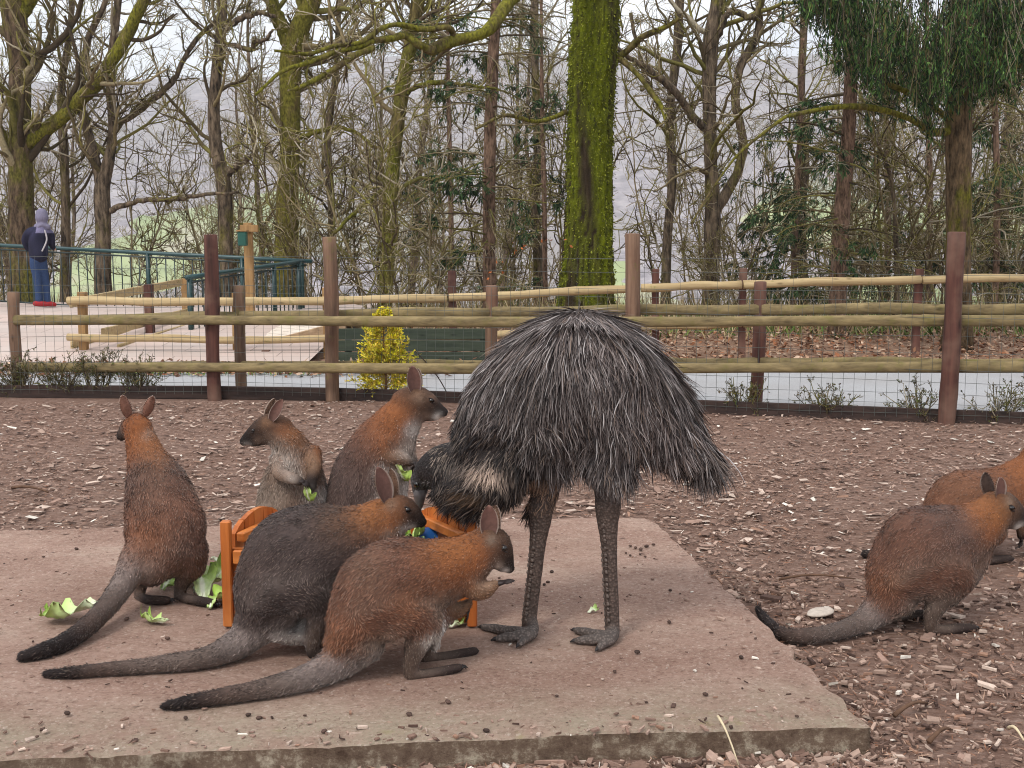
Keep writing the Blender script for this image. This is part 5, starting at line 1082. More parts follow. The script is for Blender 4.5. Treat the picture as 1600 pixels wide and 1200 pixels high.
# ---------------------------------------------------------------- EMU
for kk, c_, l_ in (('eb', S(92, 80, 76), .1), ('en', S(46, 39, 38), .05), ('el', S(104, 88, 80), .01), ('eh', S(96, 92, 94), .02), ('ef', S(122, 110, 104), .01)): PAL[kk] = (c_, c_ * .8, l_)
g = gnd(900, 1003, SLAB_Z); YE = g[1] + .1
w = Beast((-1, .06), lambda px: YE, SLAB_Z, 8); w.Fh = norm(np.array([-.25, .1, -1.])); w.hl = np.array([.2, -1., 0]); w.hl = norm(w.hl)
w.loft([(1076, 690, 26, 26, 'eb'), (1034, 658, 58, 50, 'eb'), (976, 622, 88, 80, 'eb'), (910, 596, 114, 96, 'eb'), (846, 610, 99, 88, 'eb'), (794, 638, 74, 68, 'eb'), (754, 680, 48, 44, 'eb')])
w.loft([(655, 752, 15, 14, 'eh', 0, .15), (670, 740, 28, 24, 'en', 0, .14), (694, 736, 44, 34, 'en', 0, .1), (730, 742, 58, 42, 'en', 0, .05), (770, 734, 58, 48, 'en'), (808, 694, 56, 54, 'en'), (840, 640, 60, 60, 'eb')])
w.loft([(654, 766, 11, 10, 'eh', 0, .16), (660, 750, 19, 16, 'eh', 0, .15), (674, 738, 21, 18, 'en', 0, .14), (690, 728, 22, 20, 'en', 0, .12)], L=w.hl)
dl, dr = -.1, .06
for (x0, x1, x2, dy) in ((852, 845, 826, 0.02), (950, 950, 957, -.06)):
    w.loft([(x2 + (0), 990, 12, 11, 'el', 0, dy), (x2 + (x1 - x2) * .1, 960, 12, 11, 'el', 0, dy), (x2 + (x1 - x2) * .45, 905, 12, 10.5, 'el', 0, dy), (x2 + (x1 - x2) * .75, 850, 13.5, 11, 'el', 0, dy), (x1 - .5, 812, 18, 14, 'el', 0, dy), (x1, 793, 21, 17, 'el', 0, dy), (x0, 770, 22, 19, 'eb', 0, dy), (x0 + 2, 740, 34, 30, 'eb', 0, dy), (x0 + (12 if x0 < 900 else -8), 690, 56, 44, 'eb', 0, dy * .6)])
toes = []
for (hx, hy, tl) in ((830, 993, ((756, 980, 9), (778, 998, 9), (812, 1006, 7))), (956, 999, ((901, 985, 9), (902, 1001, 9.5), (936, 1012, 8)))):
    for (tx, ty, tr) in tl:
        w.loft([(tx, ty, 6, 6.5, 'ef', 0, 'g'), (tx * .8 + hx * .2, ty * .8 + hy * .2 - 1, tr * .85, 7, 'ef', 0, 'g'), (tx * .5 + hx * .5, ty * .5 + hy * .5 - 1, tr, 8, 'ef', 0, 'g'), (hx, hy - 4, 11, 10, 'ef', 0, 'g'), (hx + 1, hy - 20, 11, 10, 'el', 0, 'g')]); toes.append((w.pos((tx, ty, 5, 5, 'ef', 0, 'g'))[0], w.pos((hx, hy, 5, 5, 'ef', 0, 'g'))[0]))
w.finish(.009, 3)
E = thing('emu', 'large shaggy grey-brown emu with its neck lowered to the orange trough', 'emu', g)
m, t, b = newmat('emu_skin', .75); v = coords(t, (1, 1, 1)); vo = node(t, 'ShaderNodeTexVoronoi'); vo.inputs['Scale'].default_value = 110; t.links.new(v, vo.inputs['Vector'])
a_ = node(t, 'ShaderNodeVertexColor', layer_name='Col'); t.links.new(mixc(t, 1.0, a_.outputs['Color'], ramp(t, vo.outputs['Distance'], [(.1, 1.15), (.6, .5)]), 'MULTIPLY'), b.inputs['Base Color']); bump(t, b, vo.outputs['Distance'], .8, -.004)
w.body(E, m)
for i, (tp, hp) in enumerate(toes):
    mb = MB(); d = norm(tp - hp); tube(mb, np.array([tp - d * .004, tp + d * .012 + [0, 0, .001], tp + d * .026 - [0, 0, .004]]), np.array([.010, .0075, .002]), 7, col=S(38, 34, 34)); mb.build('claw', M_dark, E)
mb = MB(); P = np.array([w.pos((x, y, 1, 1, 'eh', 0, dy))[0] for x, y, dy in ((657, 762, .155), (656, 776, .16), (655, 790, .165), (653, 801, .165))]); tube(mb, P, np.array([[.03, .026], [.022, .022], [.015, .017], [.006, .007]]), 10, col=S(84, 78, 78)); mb.build('beak', M_dark, E)
for (x0, x1, x2, dy) in ((852, 845, 826, 0.02), (950, 950, 957, -.06)):     # scutes down the front of each shank
    mb = MB()
    for i in range(34):
        f_ = i / 33; y_ = 800 + 178 * f_ + 2.2 * math.sin(i * 2.7); xx = np.interp(y_, [793, 812, 850, 905, 960, 990], [x1, x1 - .5, x2 + (x1 - x2) * .75, x2 + (x1 - x2) * .45, x2 + (x1 - x2) * .1, x2]); rr_ = np.interp(y_, [800, 850, 990], [15, 11.5, 10.5])
        for dx_, k_ in ((-1.0, 1), (-.55, .8)): ball(mb, w.pos((xx + rr_ * dx_, y_, 1, 1, 'el', 0, dy - (.0 if dx_ < -.9 else .02)))[0], (.0045, .009 + .003 * math.sin(i * 3.3), .006 + .0025 * math.sin(i * 1.9)), S(98, 85, 78) * (.8 + .25 * ((i * 7) % 5) / 5), 6, d=(-1, -.3, 0))
    mb.build('scutes', M_dark, E)
w.eyes(E, 652, 757, .012, (660, 750, 1, 1, 'eh', 0, .15))
# feathers: long drooping double strands, parted along the back
r = w.r; apex = at(905, 500, YE)
def feathers(sel_fn, N, ln_fn, w0, pal_fn, grav, name, out0=.35, nseg=4, back=.25):
    A, B, C = (w.Vx[w.Tr[:, i]] for i in range(3)); cen = (A + B + C) / 3; ok = sel_fn(cen); A, B, C = A[ok], B[ok], C[ok]; tn = norm(np.cross(B - A, C - A)); ar = np.linalg.norm(np.cross(B - A, C - A), axis=1); cum = np.cumsum(ar); ti = np.searchsorted(cum, r.uniform(0, cum[-1], N))
    u, v = r.uniform(size=N), r.uniform(size=N); f = u + v > 1; u[f], v[f] = 1 - u[f], 1 - v[f]; p = A[ti] * (1 - u - v)[:, None] + B[ti] * u[:, None] + C[ti] * v[:, None]; n = tn[ti]
    ln = ln_fn(p) * r.uniform(.55, 1.4, N) * (1 + .25 * hashn(p, 11, 8)); cl = np.stack([hashn(p, 17, 1) + .6 * hashn(p, 42, 4), hashn(p, 17, 2) + .6 * hashn(p, 42, 5), hashn(p, 17, 3)], 1)
    away = n.copy(); away[:, 2] *= .3; bk = np.array([1., 0, 0])
    rad = (p - apex) * np.array([1.0, 1.7, 0]); rad = rad / np.maximum(np.linalg.norm(rad, axis=1, keepdims=True), .05)
    d = norm(away * .25 + rad * .5 + bk * back + cl * .36 + r.normal(size=(N, 3)) * .17 + np.array([0, 0, -.6])); d = norm(d - np.clip((d * n).sum(1, keepdims=True), -9, 9) * n * .92 + n * out0 * r.uniform(.1, .6, (N, 1)))
    st = (ln / nseg)[:, None]; P = [p - n * .004]; 
    for i in range(nseg):
        d = norm(d + np.array([0, 0, -grav]) * (1 if i else .6) + cl * .07 + r.normal(size=(N, 3)) * .11); inn = np.minimum((d * n).sum(1, keepdims=True), 0); d = norm(d - inn * n * np.clip(n[:, 2:3] * 1.3, 0, 1)); q = P[-1] + d * st
        P.append(q)
    P = np.stack(P, 1)
    # keep strands outside the body surface
    sidev = norm(np.cross(d, n + r.normal(size=(N, 3)) * .4)); W_ = w0 * r.uniform(.6, 1.3, N); prof = np.interp(np.linspace(0, 1, nseg + 1), [0, .2, .5, .8, 1], [.5, 1, .95, .65, .1])
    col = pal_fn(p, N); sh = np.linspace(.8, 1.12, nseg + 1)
    Lf = P - sidev[:, None] * (W_[:, None] * prof[None] / 2)[..., None]; Rt = P + sidev[:, None] * (W_[:, None] * prof[None] / 2)[..., None]
    V = np.stack([Lf, Rt], 2).reshape(-1, 3); cc = (col[:, None, None] * sh[None, :, None, None] * np.ones((1, 1, 2, 1))).reshape(-1, 3); k = np.arange(N)[:, None, None] * (2 * (nseg + 1)); s_ = np.arange(nseg)[None, :, None] * 2
    q = (k + s_ + np.array([[[0, 1, 3, 2]]])).reshape(-1, 4); mb = MB().add(V, q, None, cc); return mb.build(name, M_feath, E, kind='stuff')
M_feath = mat_vcol('feather_mat', .6, 20, .15, spec=.3)
xz = lambda px, py: at(px, py, YE)
xlo = xz(716, 640)[0]; zl = xz(800, 748)[2]
def palbody(p, N):
    base = np.array([S(66, 58, 56), S(90, 80, 77), S(112, 101, 97), S(38, 32, 32), S(138, 129, 126), S(114, 98, 88), S(158, 151, 149)]); pr = np.array([.22, .21, .17, .17, .12, .05, .06]); c = base[r.choice(7, N, p=pr)]
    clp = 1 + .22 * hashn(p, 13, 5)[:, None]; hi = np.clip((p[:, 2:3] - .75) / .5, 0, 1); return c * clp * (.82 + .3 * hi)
def lnb(p):
    t_ = np.clip((p[:, 0] - xz(950, 600)[0]) / .38, 0, 1); h_ = np.clip((p[:, 2] - xz(800, 740)[2]) / .5, 0, 1); fr_ = np.clip((xz(840, 600)[0] - p[:, 0]) / .2, 0, 1); return .085 + .06 * t_ + .04 * h_ - .03 * fr_
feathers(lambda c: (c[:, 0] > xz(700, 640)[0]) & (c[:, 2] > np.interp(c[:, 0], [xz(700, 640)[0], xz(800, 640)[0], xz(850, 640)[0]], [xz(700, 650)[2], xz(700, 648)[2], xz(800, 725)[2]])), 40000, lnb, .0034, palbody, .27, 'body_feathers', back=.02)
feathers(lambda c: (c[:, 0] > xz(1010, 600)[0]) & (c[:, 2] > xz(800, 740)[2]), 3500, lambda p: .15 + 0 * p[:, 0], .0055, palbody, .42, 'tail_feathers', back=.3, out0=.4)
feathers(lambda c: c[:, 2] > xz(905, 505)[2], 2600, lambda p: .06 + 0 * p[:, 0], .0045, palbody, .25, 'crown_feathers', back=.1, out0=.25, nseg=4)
def palneck(p, N):
    c = np.array([S(30, 25, 26), S(50, 43, 42), S(104, 92, 84), S(22, 19, 20)])[r.integers(0, 4, N)] * (1 + .2 * hashn(p, 20, 3)[:, None])
    pc = xz(765, 722); pl = np.exp(-(((p[:, 0] - pc[0]) / .055) ** 2 + ((p[:, 2] - pc[2]) / .028) ** 2))[:, None]; c = c * (1 - pl * .95) + S(206, 182, 164) * pl * .9
    pc = xz(745, 765); pl = np.exp(-(((p[:, 0] - pc[0]) / .06) ** 2 + ((p[:, 2] - pc[2]) / .018) ** 2))[:, None]; c = c * (1 - pl * .6) + S(130, 100, 72) * pl * .6
    pc = xz(684, 704); pl = np.exp(-(((p[:, 0] - pc[0]) / .06) ** 2 + ((p[:, 2] - pc[2]) / .05) ** 2))[:, None]; return c * (1 - pl * .6) + S(146, 130, 116) * pl * .6 * r.uniform(.4, 1.3, (N, 1))
feathers(lambda c: (c[:, 0] < xz(828, 640)[0]) & (c[:, 0] > xz(678, 640)[0]) & (c[:, 2] > xz(800, 812)[2]) & (c[:, 2] < xz(800, 640)[2]), 12000, lambda p: .034 + .035 * np.clip((p[:, 0] - xz(668, 700)[0]) / .2, 0, 1), .0034, palneck, .2, 'neck_feathers', back=-.02, out0=.3, nseg=3)
def palleg(p, N): return np.array([S(120, 96, 80), S(92, 72, 60), S(146, 120, 100)])[r.integers(0, 3, N)]
feathers(lambda c: (c[:, 2] < xz(800, 742)[2]) & (c[:, 2] > xz(800, 790)[2]) & (c[:, 0] > xz(815, 640)[0]) & (c[:, 0] < xz(880, 640)[0]), 1800, lambda p: .035 + 0 * p[:, 0], .0035, palleg, .2, 'thigh_feathers', back=0, out0=.3, nseg=4)
feathers(lambda c: (c[:, 0] < xz(682, 640)[0]) & (c[:, 2] > xz(800, 775)[2]) & (c[:, 2] < xz(800, 700)[2]), 520, lambda p: .016 + 0 * p[:, 0], .0028, lambda p, N: np.array([S(58, 52, 52), S(96, 90, 88), S(36, 32, 32)])[r.integers(0, 3, N)], .1, 'head_feathers', back=.1, out0=.25, nseg=3)
# ================================================================== TROUGH, FOOD, LITTER, SHRUBS, PERSON
M_orange = mat_wood('orange_varnish', S(136, 68, 28), S(192, 110, 50), S(204, 132, 74), axis=2, rough=.45)
M_orange_x = mat_wood('orange_varnish_rail', S(160, 86, 36), S(204, 126, 62), None, axis=0, rough=.45)
fl, fr = gnd(364, 975, SLAB_Z), gnd(737, 975, SLAB_Z); fr[1] = fl[1]
yb = fl[1] + .34; bl = np.array([(424 - 800) / FPX * yb * .99, yb, SLAB_Z]); br_ = np.array([(652 - 800) / FPX * yb * .99, yb, SLAB_Z])
tr = thing('feeding_trough', 'orange varnished slatted wooden trough with arched ends between the animals', 'trough', (fl + fr) / 2)
def slats(a, b_, n, hfun, th, mat, name, gap=.003, inset=0.0):
    d = b_ - a; Ln = np.linalg.norm(d); d = d / Ln; R = frame_from(d); nv = np.array([-d[1], d[0], 0])
    for i in range(n):
        s0, s1 = i / n, (i + 1) / n; h0, h1, hm = hfun(s0), hfun(s1), hfun((s0 + s1) / 2)
        w0, w1 = s0 * Ln + gap, s1 * Ln - gap; mb = MB(); jz = .0015 * math.sin(i * 5.1)
        prof = [(w0, .012), (w1, .012), (w1, h1), ((w0 + w1) / 2, hm), (w0, h0)]
        V = [a + d * x + np.array([0, 0, z]) + nv * (o + inset + jz) for o in (0, th) for x, z in prof]; k = 5
        q = [(j, (j + 1) % k, k + (j + 1) % k, k + j) for j in range(k)]; t_ = [(0, 2, 1), (0, 3, 2), (0, 4, 3), (5, 6, 7), (5, 7, 8), (5, 8, 9)]
        mb.add(V, q, t_).build(name, mat, tr, smooth=False)
arch = lambda s: .325 + .06 * math.sin(math.pi * min(max(s, 0), 1)) ** .8
slats(fl, fr, 9, lambda s: .285, .02, M_orange, 'slat', inset=-.02)
slats(bl, br_, 7, lambda s: .285, .02, M_orange, 'slat', inset=.002)
slats(fl + [0, .03, 0], bl, 5, arch, .02, M_orange, 'arched_slat', inset=-.01); slats(br_, fr + [0, .03, 0], 5, arch, .02, M_orange, 'arched_slat', inset=-.01)
def rail_t(a, b_, z, sz, name='top_rail'): 
    mb = MB(); d = b_ - a; box(mb, (a + b_) / 2 + np.array([0, 0, z]), (np.linalg.norm(d), sz[0], sz[1]), R=frame_from(d), bev=.004); mb.build(name, M_orange_x, tr, smooth=False)
rail_t(fl + [.02, -.045, 0], fr + [-.02, -.045, 0], .262, (.018, .05)); rail_t(fl + [.02, -.045, 0], fr + [-.02, -.045, 0], .075, (.018, .05))
rail_t(fl + [.03, .02, 0], bl + [.02, -.01, 0], .315, (.03, .035), 'end_rail'); rail_t(fr + [-.03, .02, 0], br_ + [-.01, -.01, 0], .315, (.03, .035), 'end_rail')
for c in (fl + [-.004, -.04, 0], fr + [.004, -.04, 0], bl + [0, .03, 0], br_ + [0, .03, 0]):
    mb = MB(); hh = .385 if c[1] < yb - .1 else .28; box(mb, c + np.array([0, 0, .0075 + hh / 2]), (.035, .035, hh), bev=.004); mb.build('corner_post', M_orange, tr, smooth=False)
mb = MB(); P4 = [fl + [.02, .02, .2], fr + [-.02, .02, .2], br_ + [0, 0, .2], bl + [0, 0, .2]]; B4 = [p - np.array([0, 0, .02]) for p in P4]
mb.add(np.array(P4 + B4), [(0, 1, 2, 3), (7, 6, 5, 4), (0, 4, 5, 1), (1, 5, 6, 2), (2, 6, 7, 3), (3, 7, 4, 0)]).build('floor_board', M_orange_x, tr, smooth=False)

# blue bowl in the trough
m, t, b = newmat('blue_plastic', .3); b.inputs['Base Color'].default_value = (*S(38, 88, 150), 1); b.inputs['Specular IOR Level'].default_value = .5
bc = at(684, 832, fl[1] + .14); bc[2] = SLAB_Z + .2
prof = np.array([(0, .0), (.055, .0), (.075, .06), (.085, .1), (.088, .103), (.080, .1), (.07, .06), (.05, .012), (0, .012)]); k = 28; th = np.arange(k) / k * 6.2832
V = np.stack([prof[:, None, 0] * np.cos(th), prof[:, None, 0] * np.sin(th), prof[:, None, 1] + 0 * th], -1); i = np.arange(len(prof) - 1)[:, None]; j = np.arange(k)[None]
mb = MB().add(V.reshape(-1, 3) + bc, np.stack([i * k + j, i * k + (j + 1) % k, (i + 1) * k + (j + 1) % k, (i + 1) * k + j], -1).reshape(-1, 4)); o = mb.build('bowl', m, origin=bc); tag(o, 'blue plastic bowl standing in the right end of the orange trough', 'bowl')

# lettuce
m, t, b = newmat('lettuce_mat', .45); a_ = node(t, 'ShaderNodeVertexColor', layer_name='Col'); t.links.new(a_.outputs['Color'], b.inputs['Base Color']); b.inputs['Subsurface Weight'].default_value = .0; M_let = m
bump(t, b, noise(t, coords(t), 120, 4), .5, .003)
def lettuce(c, size, yaw, tilt, seed, white=.4, name='lettuce_leaf', asp=.7):
    r = np.random.default_rng(seed); nu, nv = 22, 17; u = np.linspace(0, 1, nu); v = np.linspace(-1, 1, nv); U, V_ = np.meshgrid(u, v, indexing='ij')
    w = size * asp * np.interp(u, [0, .2, .5, .8, 1], [.22, .4, .85, 1, .55])[:, None] / 2
    ru = (.5 * np.abs(V_) ** 2 * U + .12) * size; X = (U - .5) * size * (1 + .05 * np.sin(V_ * 9 + seed)); Y = V_ * w * (1 + .1 * np.sin(U * 17 + seed))
    Z = ru * (.28 * np.sin(U * 13 + seed + V_ * 3) * np.abs(V_) + .35 * V_ ** 2) + .1 * size * np.sin(U * 3 + seed) + .03 * size * np.sin(V_ * 14 + U * 16) * np.sin(U * 31 + V_ * 5) + .022 * size * hashn(np.stack([X, Y, 0 * X], -1), 38 / size, seed + 5) + .05 * size * hashn(np.stack([X, Y, 0 * X], -1), 9 / size, seed)
    P = np.stack([X, Y, Z], -1).reshape(-1, 3); R = Matrix.Rotation(yaw, 3, 'Z') @ Matrix.Rotation(tilt, 3, 'Y') @ Matrix.Rotation(r.uniform(-.4, .4), 3, 'X'); P = P @ np.array(R).T
    rib = np.clip(1 - np.abs(V_) / (.42 - .3 * U), 0, 1) * 1.2; wh = np.clip(rib + (white + .2) * (1.15 - U * 1.1), 0, 1)[..., None]
    gcol = S(160, 194, 72) * (.75 + .3 * np.abs(V_)[..., None]) * (1 - .25 * (U[..., None] > .9)) * (1 + .12 * hashn(P, 40 / size, seed).reshape(nu, nv, 1)); col = gcol * (1 - wh) + S(226, 230, 206) * wh
    i = np.arange(nu - 1)[:, None]; j = np.arange(nv - 1)[None]; q = np.stack([i * nv + j, (i + 1) * nv + j, (i + 1) * nv + j + 1, i * nv + j + 1], -1).reshape(-1, 4)
    P[:, 2] -= P[:, 2].min() if c[2] < SLAB_Z + .01 else 0
    # give the leaf a thickness
    n = len(P); th = np.array([0, 0, .0022]); rim = [x * nv for x in range(nu)] + [(nu - 1) * nv + x for x in range(1, nv)] + [x * nv + nv - 1 for x in range(nu - 2, -1, -1)] + [x for x in range(nv - 2, 0, -1)]
    rq = [(rim[x], rim[(x + 1) % len(rim)], n + rim[(x + 1) % len(rim)], n + rim[x]) for x in range(len(rim))]
    mb = MB().add(np.concatenate([P + c + th, P + c]), np.concatenate([q, q[:, ::-1] + n, rq]), None, np.concatenate([col.reshape(-1, 3)] * 2)); return mb.build(name, M_let, origin=c)
G = lambda px, py: gnd(px, py, SLAB_Z) + np.array([0, 0, .004])
for i, (px, py, sz, yaw, tilt, wh, lab) in enumerate((
    (112, 972, .20, math.pi * 1.03, 0, .55, 'lettuce leaf with white stalk end under the left wallaby\'s tail'),
    (243, 976, .11, 2.7, 0, .35, 'small torn lettuce piece lying on the slab right of the left wallaby\'s tail'),
    (330, 925, .15, .6, -.3, .75, 'upright pale lettuce leaf leaning against the left side of the trough'),
    (316, 932, .16, 1.9, -.2, .45, 'green lettuce leaf in the heap behind the left wallaby\'s foot'),
    (345, 945, .14, 1.2, -.1, .1, 'yellow-green lettuce leaf at the foot of the trough\'s left corner'),
    (300, 915, .14, 2.6, -.3, .6, 'whitish lettuce leaf at the back of the heap left of the trough'),
    (262, 918, .11, 1.4, -.5, .05, 'green lettuce scrap between the left wallaby\'s feet'),
    (345, 880, .09, .2, 0, .9, 'white cabbage scrap on the slab left of the trough behind the heap'),
    (712, 982, .06, .2, 0, 1.0, 'white scrap on the slab below the trough\'s right corner'),
    (690, 984, .04, 1.0, 0, .0, 'tiny green lettuce scrap below the trough\'s front'),
    (926, 958, .045, .6, 0, 1.0, 'white scrap on the slab between the emu\'s feet'))):
    tag(lettuce(G(px, py), sz, yaw, tilt, 40 + i, wh, asp=.75 if sz > .1 else .6), lab, 'lettuce', 'lettuce on the slab')
ins = np.array([0, 0, SLAB_Z + .27])
for i, (px, dy, z, sz, wh, lab) in enumerate(((600, .05, .30, .15, .3, 'lettuce leaf at the left of the heap in the trough'), (628, .06, .315, .16, .2, 'lettuce leaf under the grey wallaby\'s chin in the trough'), (655, .04, .31, .15, .5, 'pale lettuce leaf at the right of the heap in the trough'), (690, .02, .285, .13, .8, 'white lettuce stalk in front of the blue bowl'), (640, .16, .29, .16, .3, 'lettuce leaf under the emu\'s beak in the trough'), (420, .12, .24, .15, .7, 'whitish lettuce leaf at the left end of the trough'), (400, .2, .25, .13, .3, 'small lettuce leaf against the trough\'s left arched end'))):
    p = at(px, 830, fl[1] + dy); p[2] = SLAB_Z + z - .02; tag(lettuce(p, sz, i * 1.3, -.15, 70 + i, wh), lab, 'lettuce', 'lettuce in the trough')
tag(lettuce(H3 - np.array([0, 0, .0]), .075, 1.2, .9, 90, .05), 'lettuce scrap held in the paws of the small left-facing wallaby', 'lettuce')
tag(lettuce(H4 - np.array([0, .01, .0]), .10, .8, .9, 91, .05), 'lettuce leaf held in the paws of the wallaby facing the emu', 'lettuce')

# droppings, pebbles and bark scraps lying on the slab
M_drop = mat_vcol('dropping_mat', .8, 80, .3, .003)
r = np.random.default_rng(21)
dp = [(985, 855), (993, 858), (1001, 861), (1010, 856), (1000, 868), (1008, 872), (978, 866), (985, 870), (1021, 853), (940, 960), (946, 957), (856, 912), (850, 916), (1047, 925), (862, 896), (780, 905), (425, 1124), (405, 1125), (290, 1125), (388, 1120), (58, 1154), (506, 1146), (105, 1118), (1180, 1000), (1158, 1030), (1046, 975), (1102, 1088), (1245, 1122), (120, 860), (68, 872), (262, 1000), (198, 970), (960, 1052), (996, 1022), (870, 1090), (640, 1120), (1160, 1078), (1010, 1100), (760, 1145), (700, 1100)]
for i, (px, py) in enumerate(dp):
    p = G(px, py); mb = MB(); s = r.uniform(.004, .009); ball(mb, p + [0, 0, s * .45], (s * 1.25, s, s * .75), S(70, 54, 47) * r.uniform(.7, 1.7), 8, d=(r.normal(), r.normal(), 0.05))
    V = mb.v[0]; mb.v[0] = V + (V - p) * (hashn(V, 160, i)[:, None] * .22); o = mb.build('dropping', M_drop, origin=p); tag(o, 'dark dropping lying on the concrete slab', 'dropping', 'droppings on the slab')
# big flat stone
p = gnd(1281, 962); mb = MB(); ball(mb, p + [0, 0, .014], (.058, .045, .011), S(180, 168, 156), 16, d=(1, .2, .1)); V = mb.v[0]; mb.v[0] = V + (V - p) * (hashn(V, 60, 3)[:, None] * .15); tag(mb.build('flat_stone', mat_vcol('stone_mat', .9, 60, .2, .004), origin=p), 'pale flat stone on the mulch beside the right wallaby\'s tail', 'stone')
for i, (a, b_, rad, lab) in enumerate((((1140, 1130), (1124, 1165), .004, 'thin pale straw bent over the slab\'s front edge'), ((1450, 1160), (1485, 1138), .008, 'short brown stick on the mulch right of the slab corner'), ((1400, 1118), (1450, 1100), .008, 'brown twig on the mulch by the slab\'s right edge'), ((1572, 1136), (1600, 1158), .006, 'pale twig at the right edge of the mulch'), ((1220, 906), (1340, 905), .006, 'long thin twig lying behind the right wallaby'), ((640, 790), (700, 800), .004, 'thin twig on the mulch behind the trough'), ((20, 762), (75, 770), .01, 'dark bark strip on the mulch at the far left'))):
    if 'slab\'s front' in lab: A = gnd(1122, 1118, SLAB_Z + .03); B = gnd(1152, 1195, .01)
    else: A, B = gnd(*a, .012), gnd(*b_, .012)
    mb = MB(); s = np.linspace(0, 1, 8)[:, None]; P = A + (B - A) * s + np.array([0, 0, .02]) * np.sin(s * 3.14); P += .01 * np.stack([hashn(P, 20, 1), hashn(P, 20, 2), 0 * P[:, 0]], 1); tube(mb, P, np.linspace(rad, rad * .5, 8), 7, col=S(196, 180, 150) if 'pale' in lab else S(96, 74, 60), jit=.1)
    tag(mb.build('stick', M_twig, origin=A), lab, 'stick')

# ---- wood chips of the mulch (uncountable)
poly = np.array([FLc[:2], FRc[:2], BRc[:2], BLc[:2]])
def inside(x, y):
    ins_ = np.ones(len(x), bool)
    for a, b_ in zip(poly, np.roll(poly, -1, 0)): ins_ &= ((b_[0] - a[0]) * (y - a[1]) - (b_[1] - a[1]) * (x - a[0])) > -.022
    return ins_
def chips(N, xyfn, z0, smin, smax, seed, name, flat=.18, pale=1.0):
    r = np.random.default_rng(seed); x, y = xyfn(r, N); N = len(x); ln = smin + (smax - smin) * r.uniform(size=N) ** 2.6; wd = ln * np.where(r.uniform(size=N) < .3, r.uniform(.06, .14, N), r.uniform(.18, .6, N)); th = np.clip(ln * .14, .0015, .006)
    base = np.array([[-1, -1], [1, -1], [1, 1], [-1, 1]]) * .5; C = base[None] * np.stack([ln, wd], 1)[:, None] * r.uniform(.55, 1.25, (N, 4, 2))
    top = np.concatenate([C, th[:, None, None] * r.uniform(.6, 1.4, (N, 4, 1))], 2); bot = np.concatenate([C * 1.02, -th[:, None, None] * np.ones((N, 4, 1)) * .6], 2); V = np.concatenate([top, bot], 1)
    yaw = r.uniform(0, 6.283, N); ti = r.normal(0, flat, N); tj = r.normal(0, flat, N); c, s = np.cos(yaw), np.sin(yaw)
    z = V[..., 2] + V[..., 0] * ti[:, None] + V[..., 1] * tj[:, None]; X = V[..., 0] * c[:, None] - V[..., 1] * s[:, None]; Y = V[..., 0] * s[:, None] + V[..., 1] * c[:, None]
    zb = z0(x, y) + r.uniform(0, .012, N); P = np.stack([X + x[:, None], Y + y[:, None], z + zb[:, None]], -1).reshape(-1, 3)
    pal = np.array([S(114, 90, 80), S(138, 112, 101), S(156, 131, 119), S(184, 163, 151), S(208, 198, 189), S(78, 60, 54), S(140, 108, 92)]) * np.array([1.0, 1.02, .99]); pr = np.array([.22, .26, .24, .085 * pale, .022 * pale, .10, .04]); pr = pr / pr.sum()
    col = pal[r.choice(7, N, p=pr)] * r.uniform(.8, 1.15, (N, 1)); k = np.arange(N)[:, None, None] * 8
    nr_ = (y < 4.9) & (ln > .012); q = np.concatenate([(np.array([(0, 1, 2, 3)])[None] + k).reshape(-1, 4), (np.array([(4, 5, 1, 0), (5, 6, 2, 1), (6, 7, 3, 2), (7, 4, 0, 3)])[None] + k[nr_]).reshape(-1, 4)]); mb = MB().add(P, q, None, np.repeat(col, 8, 0)); o = mb.build(name, M_chip, smooth=False); o['kind'] = 'stuff'; return o
M_chip = mat_vcol('chip_mat', .9, 60, .25, spec=.15)
def xy_mulch(r, N):
    y = 2.5 + 7.6 * r.uniform(size=N * 3) ** 1.05; x = r.uniform(-1, 1, N * 3) * (.47 * y + .5); ok = ~inside(x, y); wear = hashn(np.stack([x, y, 0 * x], 1), 2.0, 44) + .5 * (x > 1.2) * (y < 5); ok &= (wear < .35) | (r.uniform(size=len(x)) < .62); ok &= y < np.interp(x, [-6, FA[1][0], FA[2][0], FA[3][0], FA[4][0], FA[5][0], 6], [FA[1][1], FA[1][1], FA[2][1], FA[3][1], FA[4][1], FA[5][1], FA[6][1]]) - .04; return x[ok][:N], y[ok][:N]
mz = lambda x, y: mulch_z(x, y)
o = chips(64000, xy_mulch, mz, .007, .040, 3, 'wood_chips'); o['label'] = 'loose bark and wood chips over the enclosure floor'; 
def xy_big(r, N):
    x, y = xy_mulch(r, N); k = (y > 5.2) | (r.uniform(size=len(y)) < .25); return x[k], y[k]
o = chips(9000, xy_big, lambda x, y: mulch_z(x, y) + .004, .022, .085, 4, 'bark_flakes', pale=2.0, flat=.1); o['label'] = 'larger pale bark flakes scattered over the mulch'
def xy_slab(r, N):
    u, w_ = r.uniform(.3, 1, N), r.uniform(0, 1, N) ** .8; P = (FLc * (1 - u)[:, None] + FRc * u[:, None]) * (1 - w_)[:, None] + (BLc * (1 - u)[:, None] + BRc * u[:, None]) * w_[:, None]; return P[:, 0], P[:, 1]
o = chips(5500, xy_slab, lambda x, y: 0 * x + SLAB_Z - .006, .004, .017, 5, 'slab_crumbs', flat=.08); o['label'] = 'small crumbs of bark scattered on the slab'
def xy_lip(r, N):
    u = r.uniform(.25, 1.02, N); P = FLc * (1 - u)[:, None] + FRc * u[:, None]; return P[:, 0] + r.normal(size=N) * .02, P[:, 1] - .03 - np.abs(r.normal(size=N)) * .10
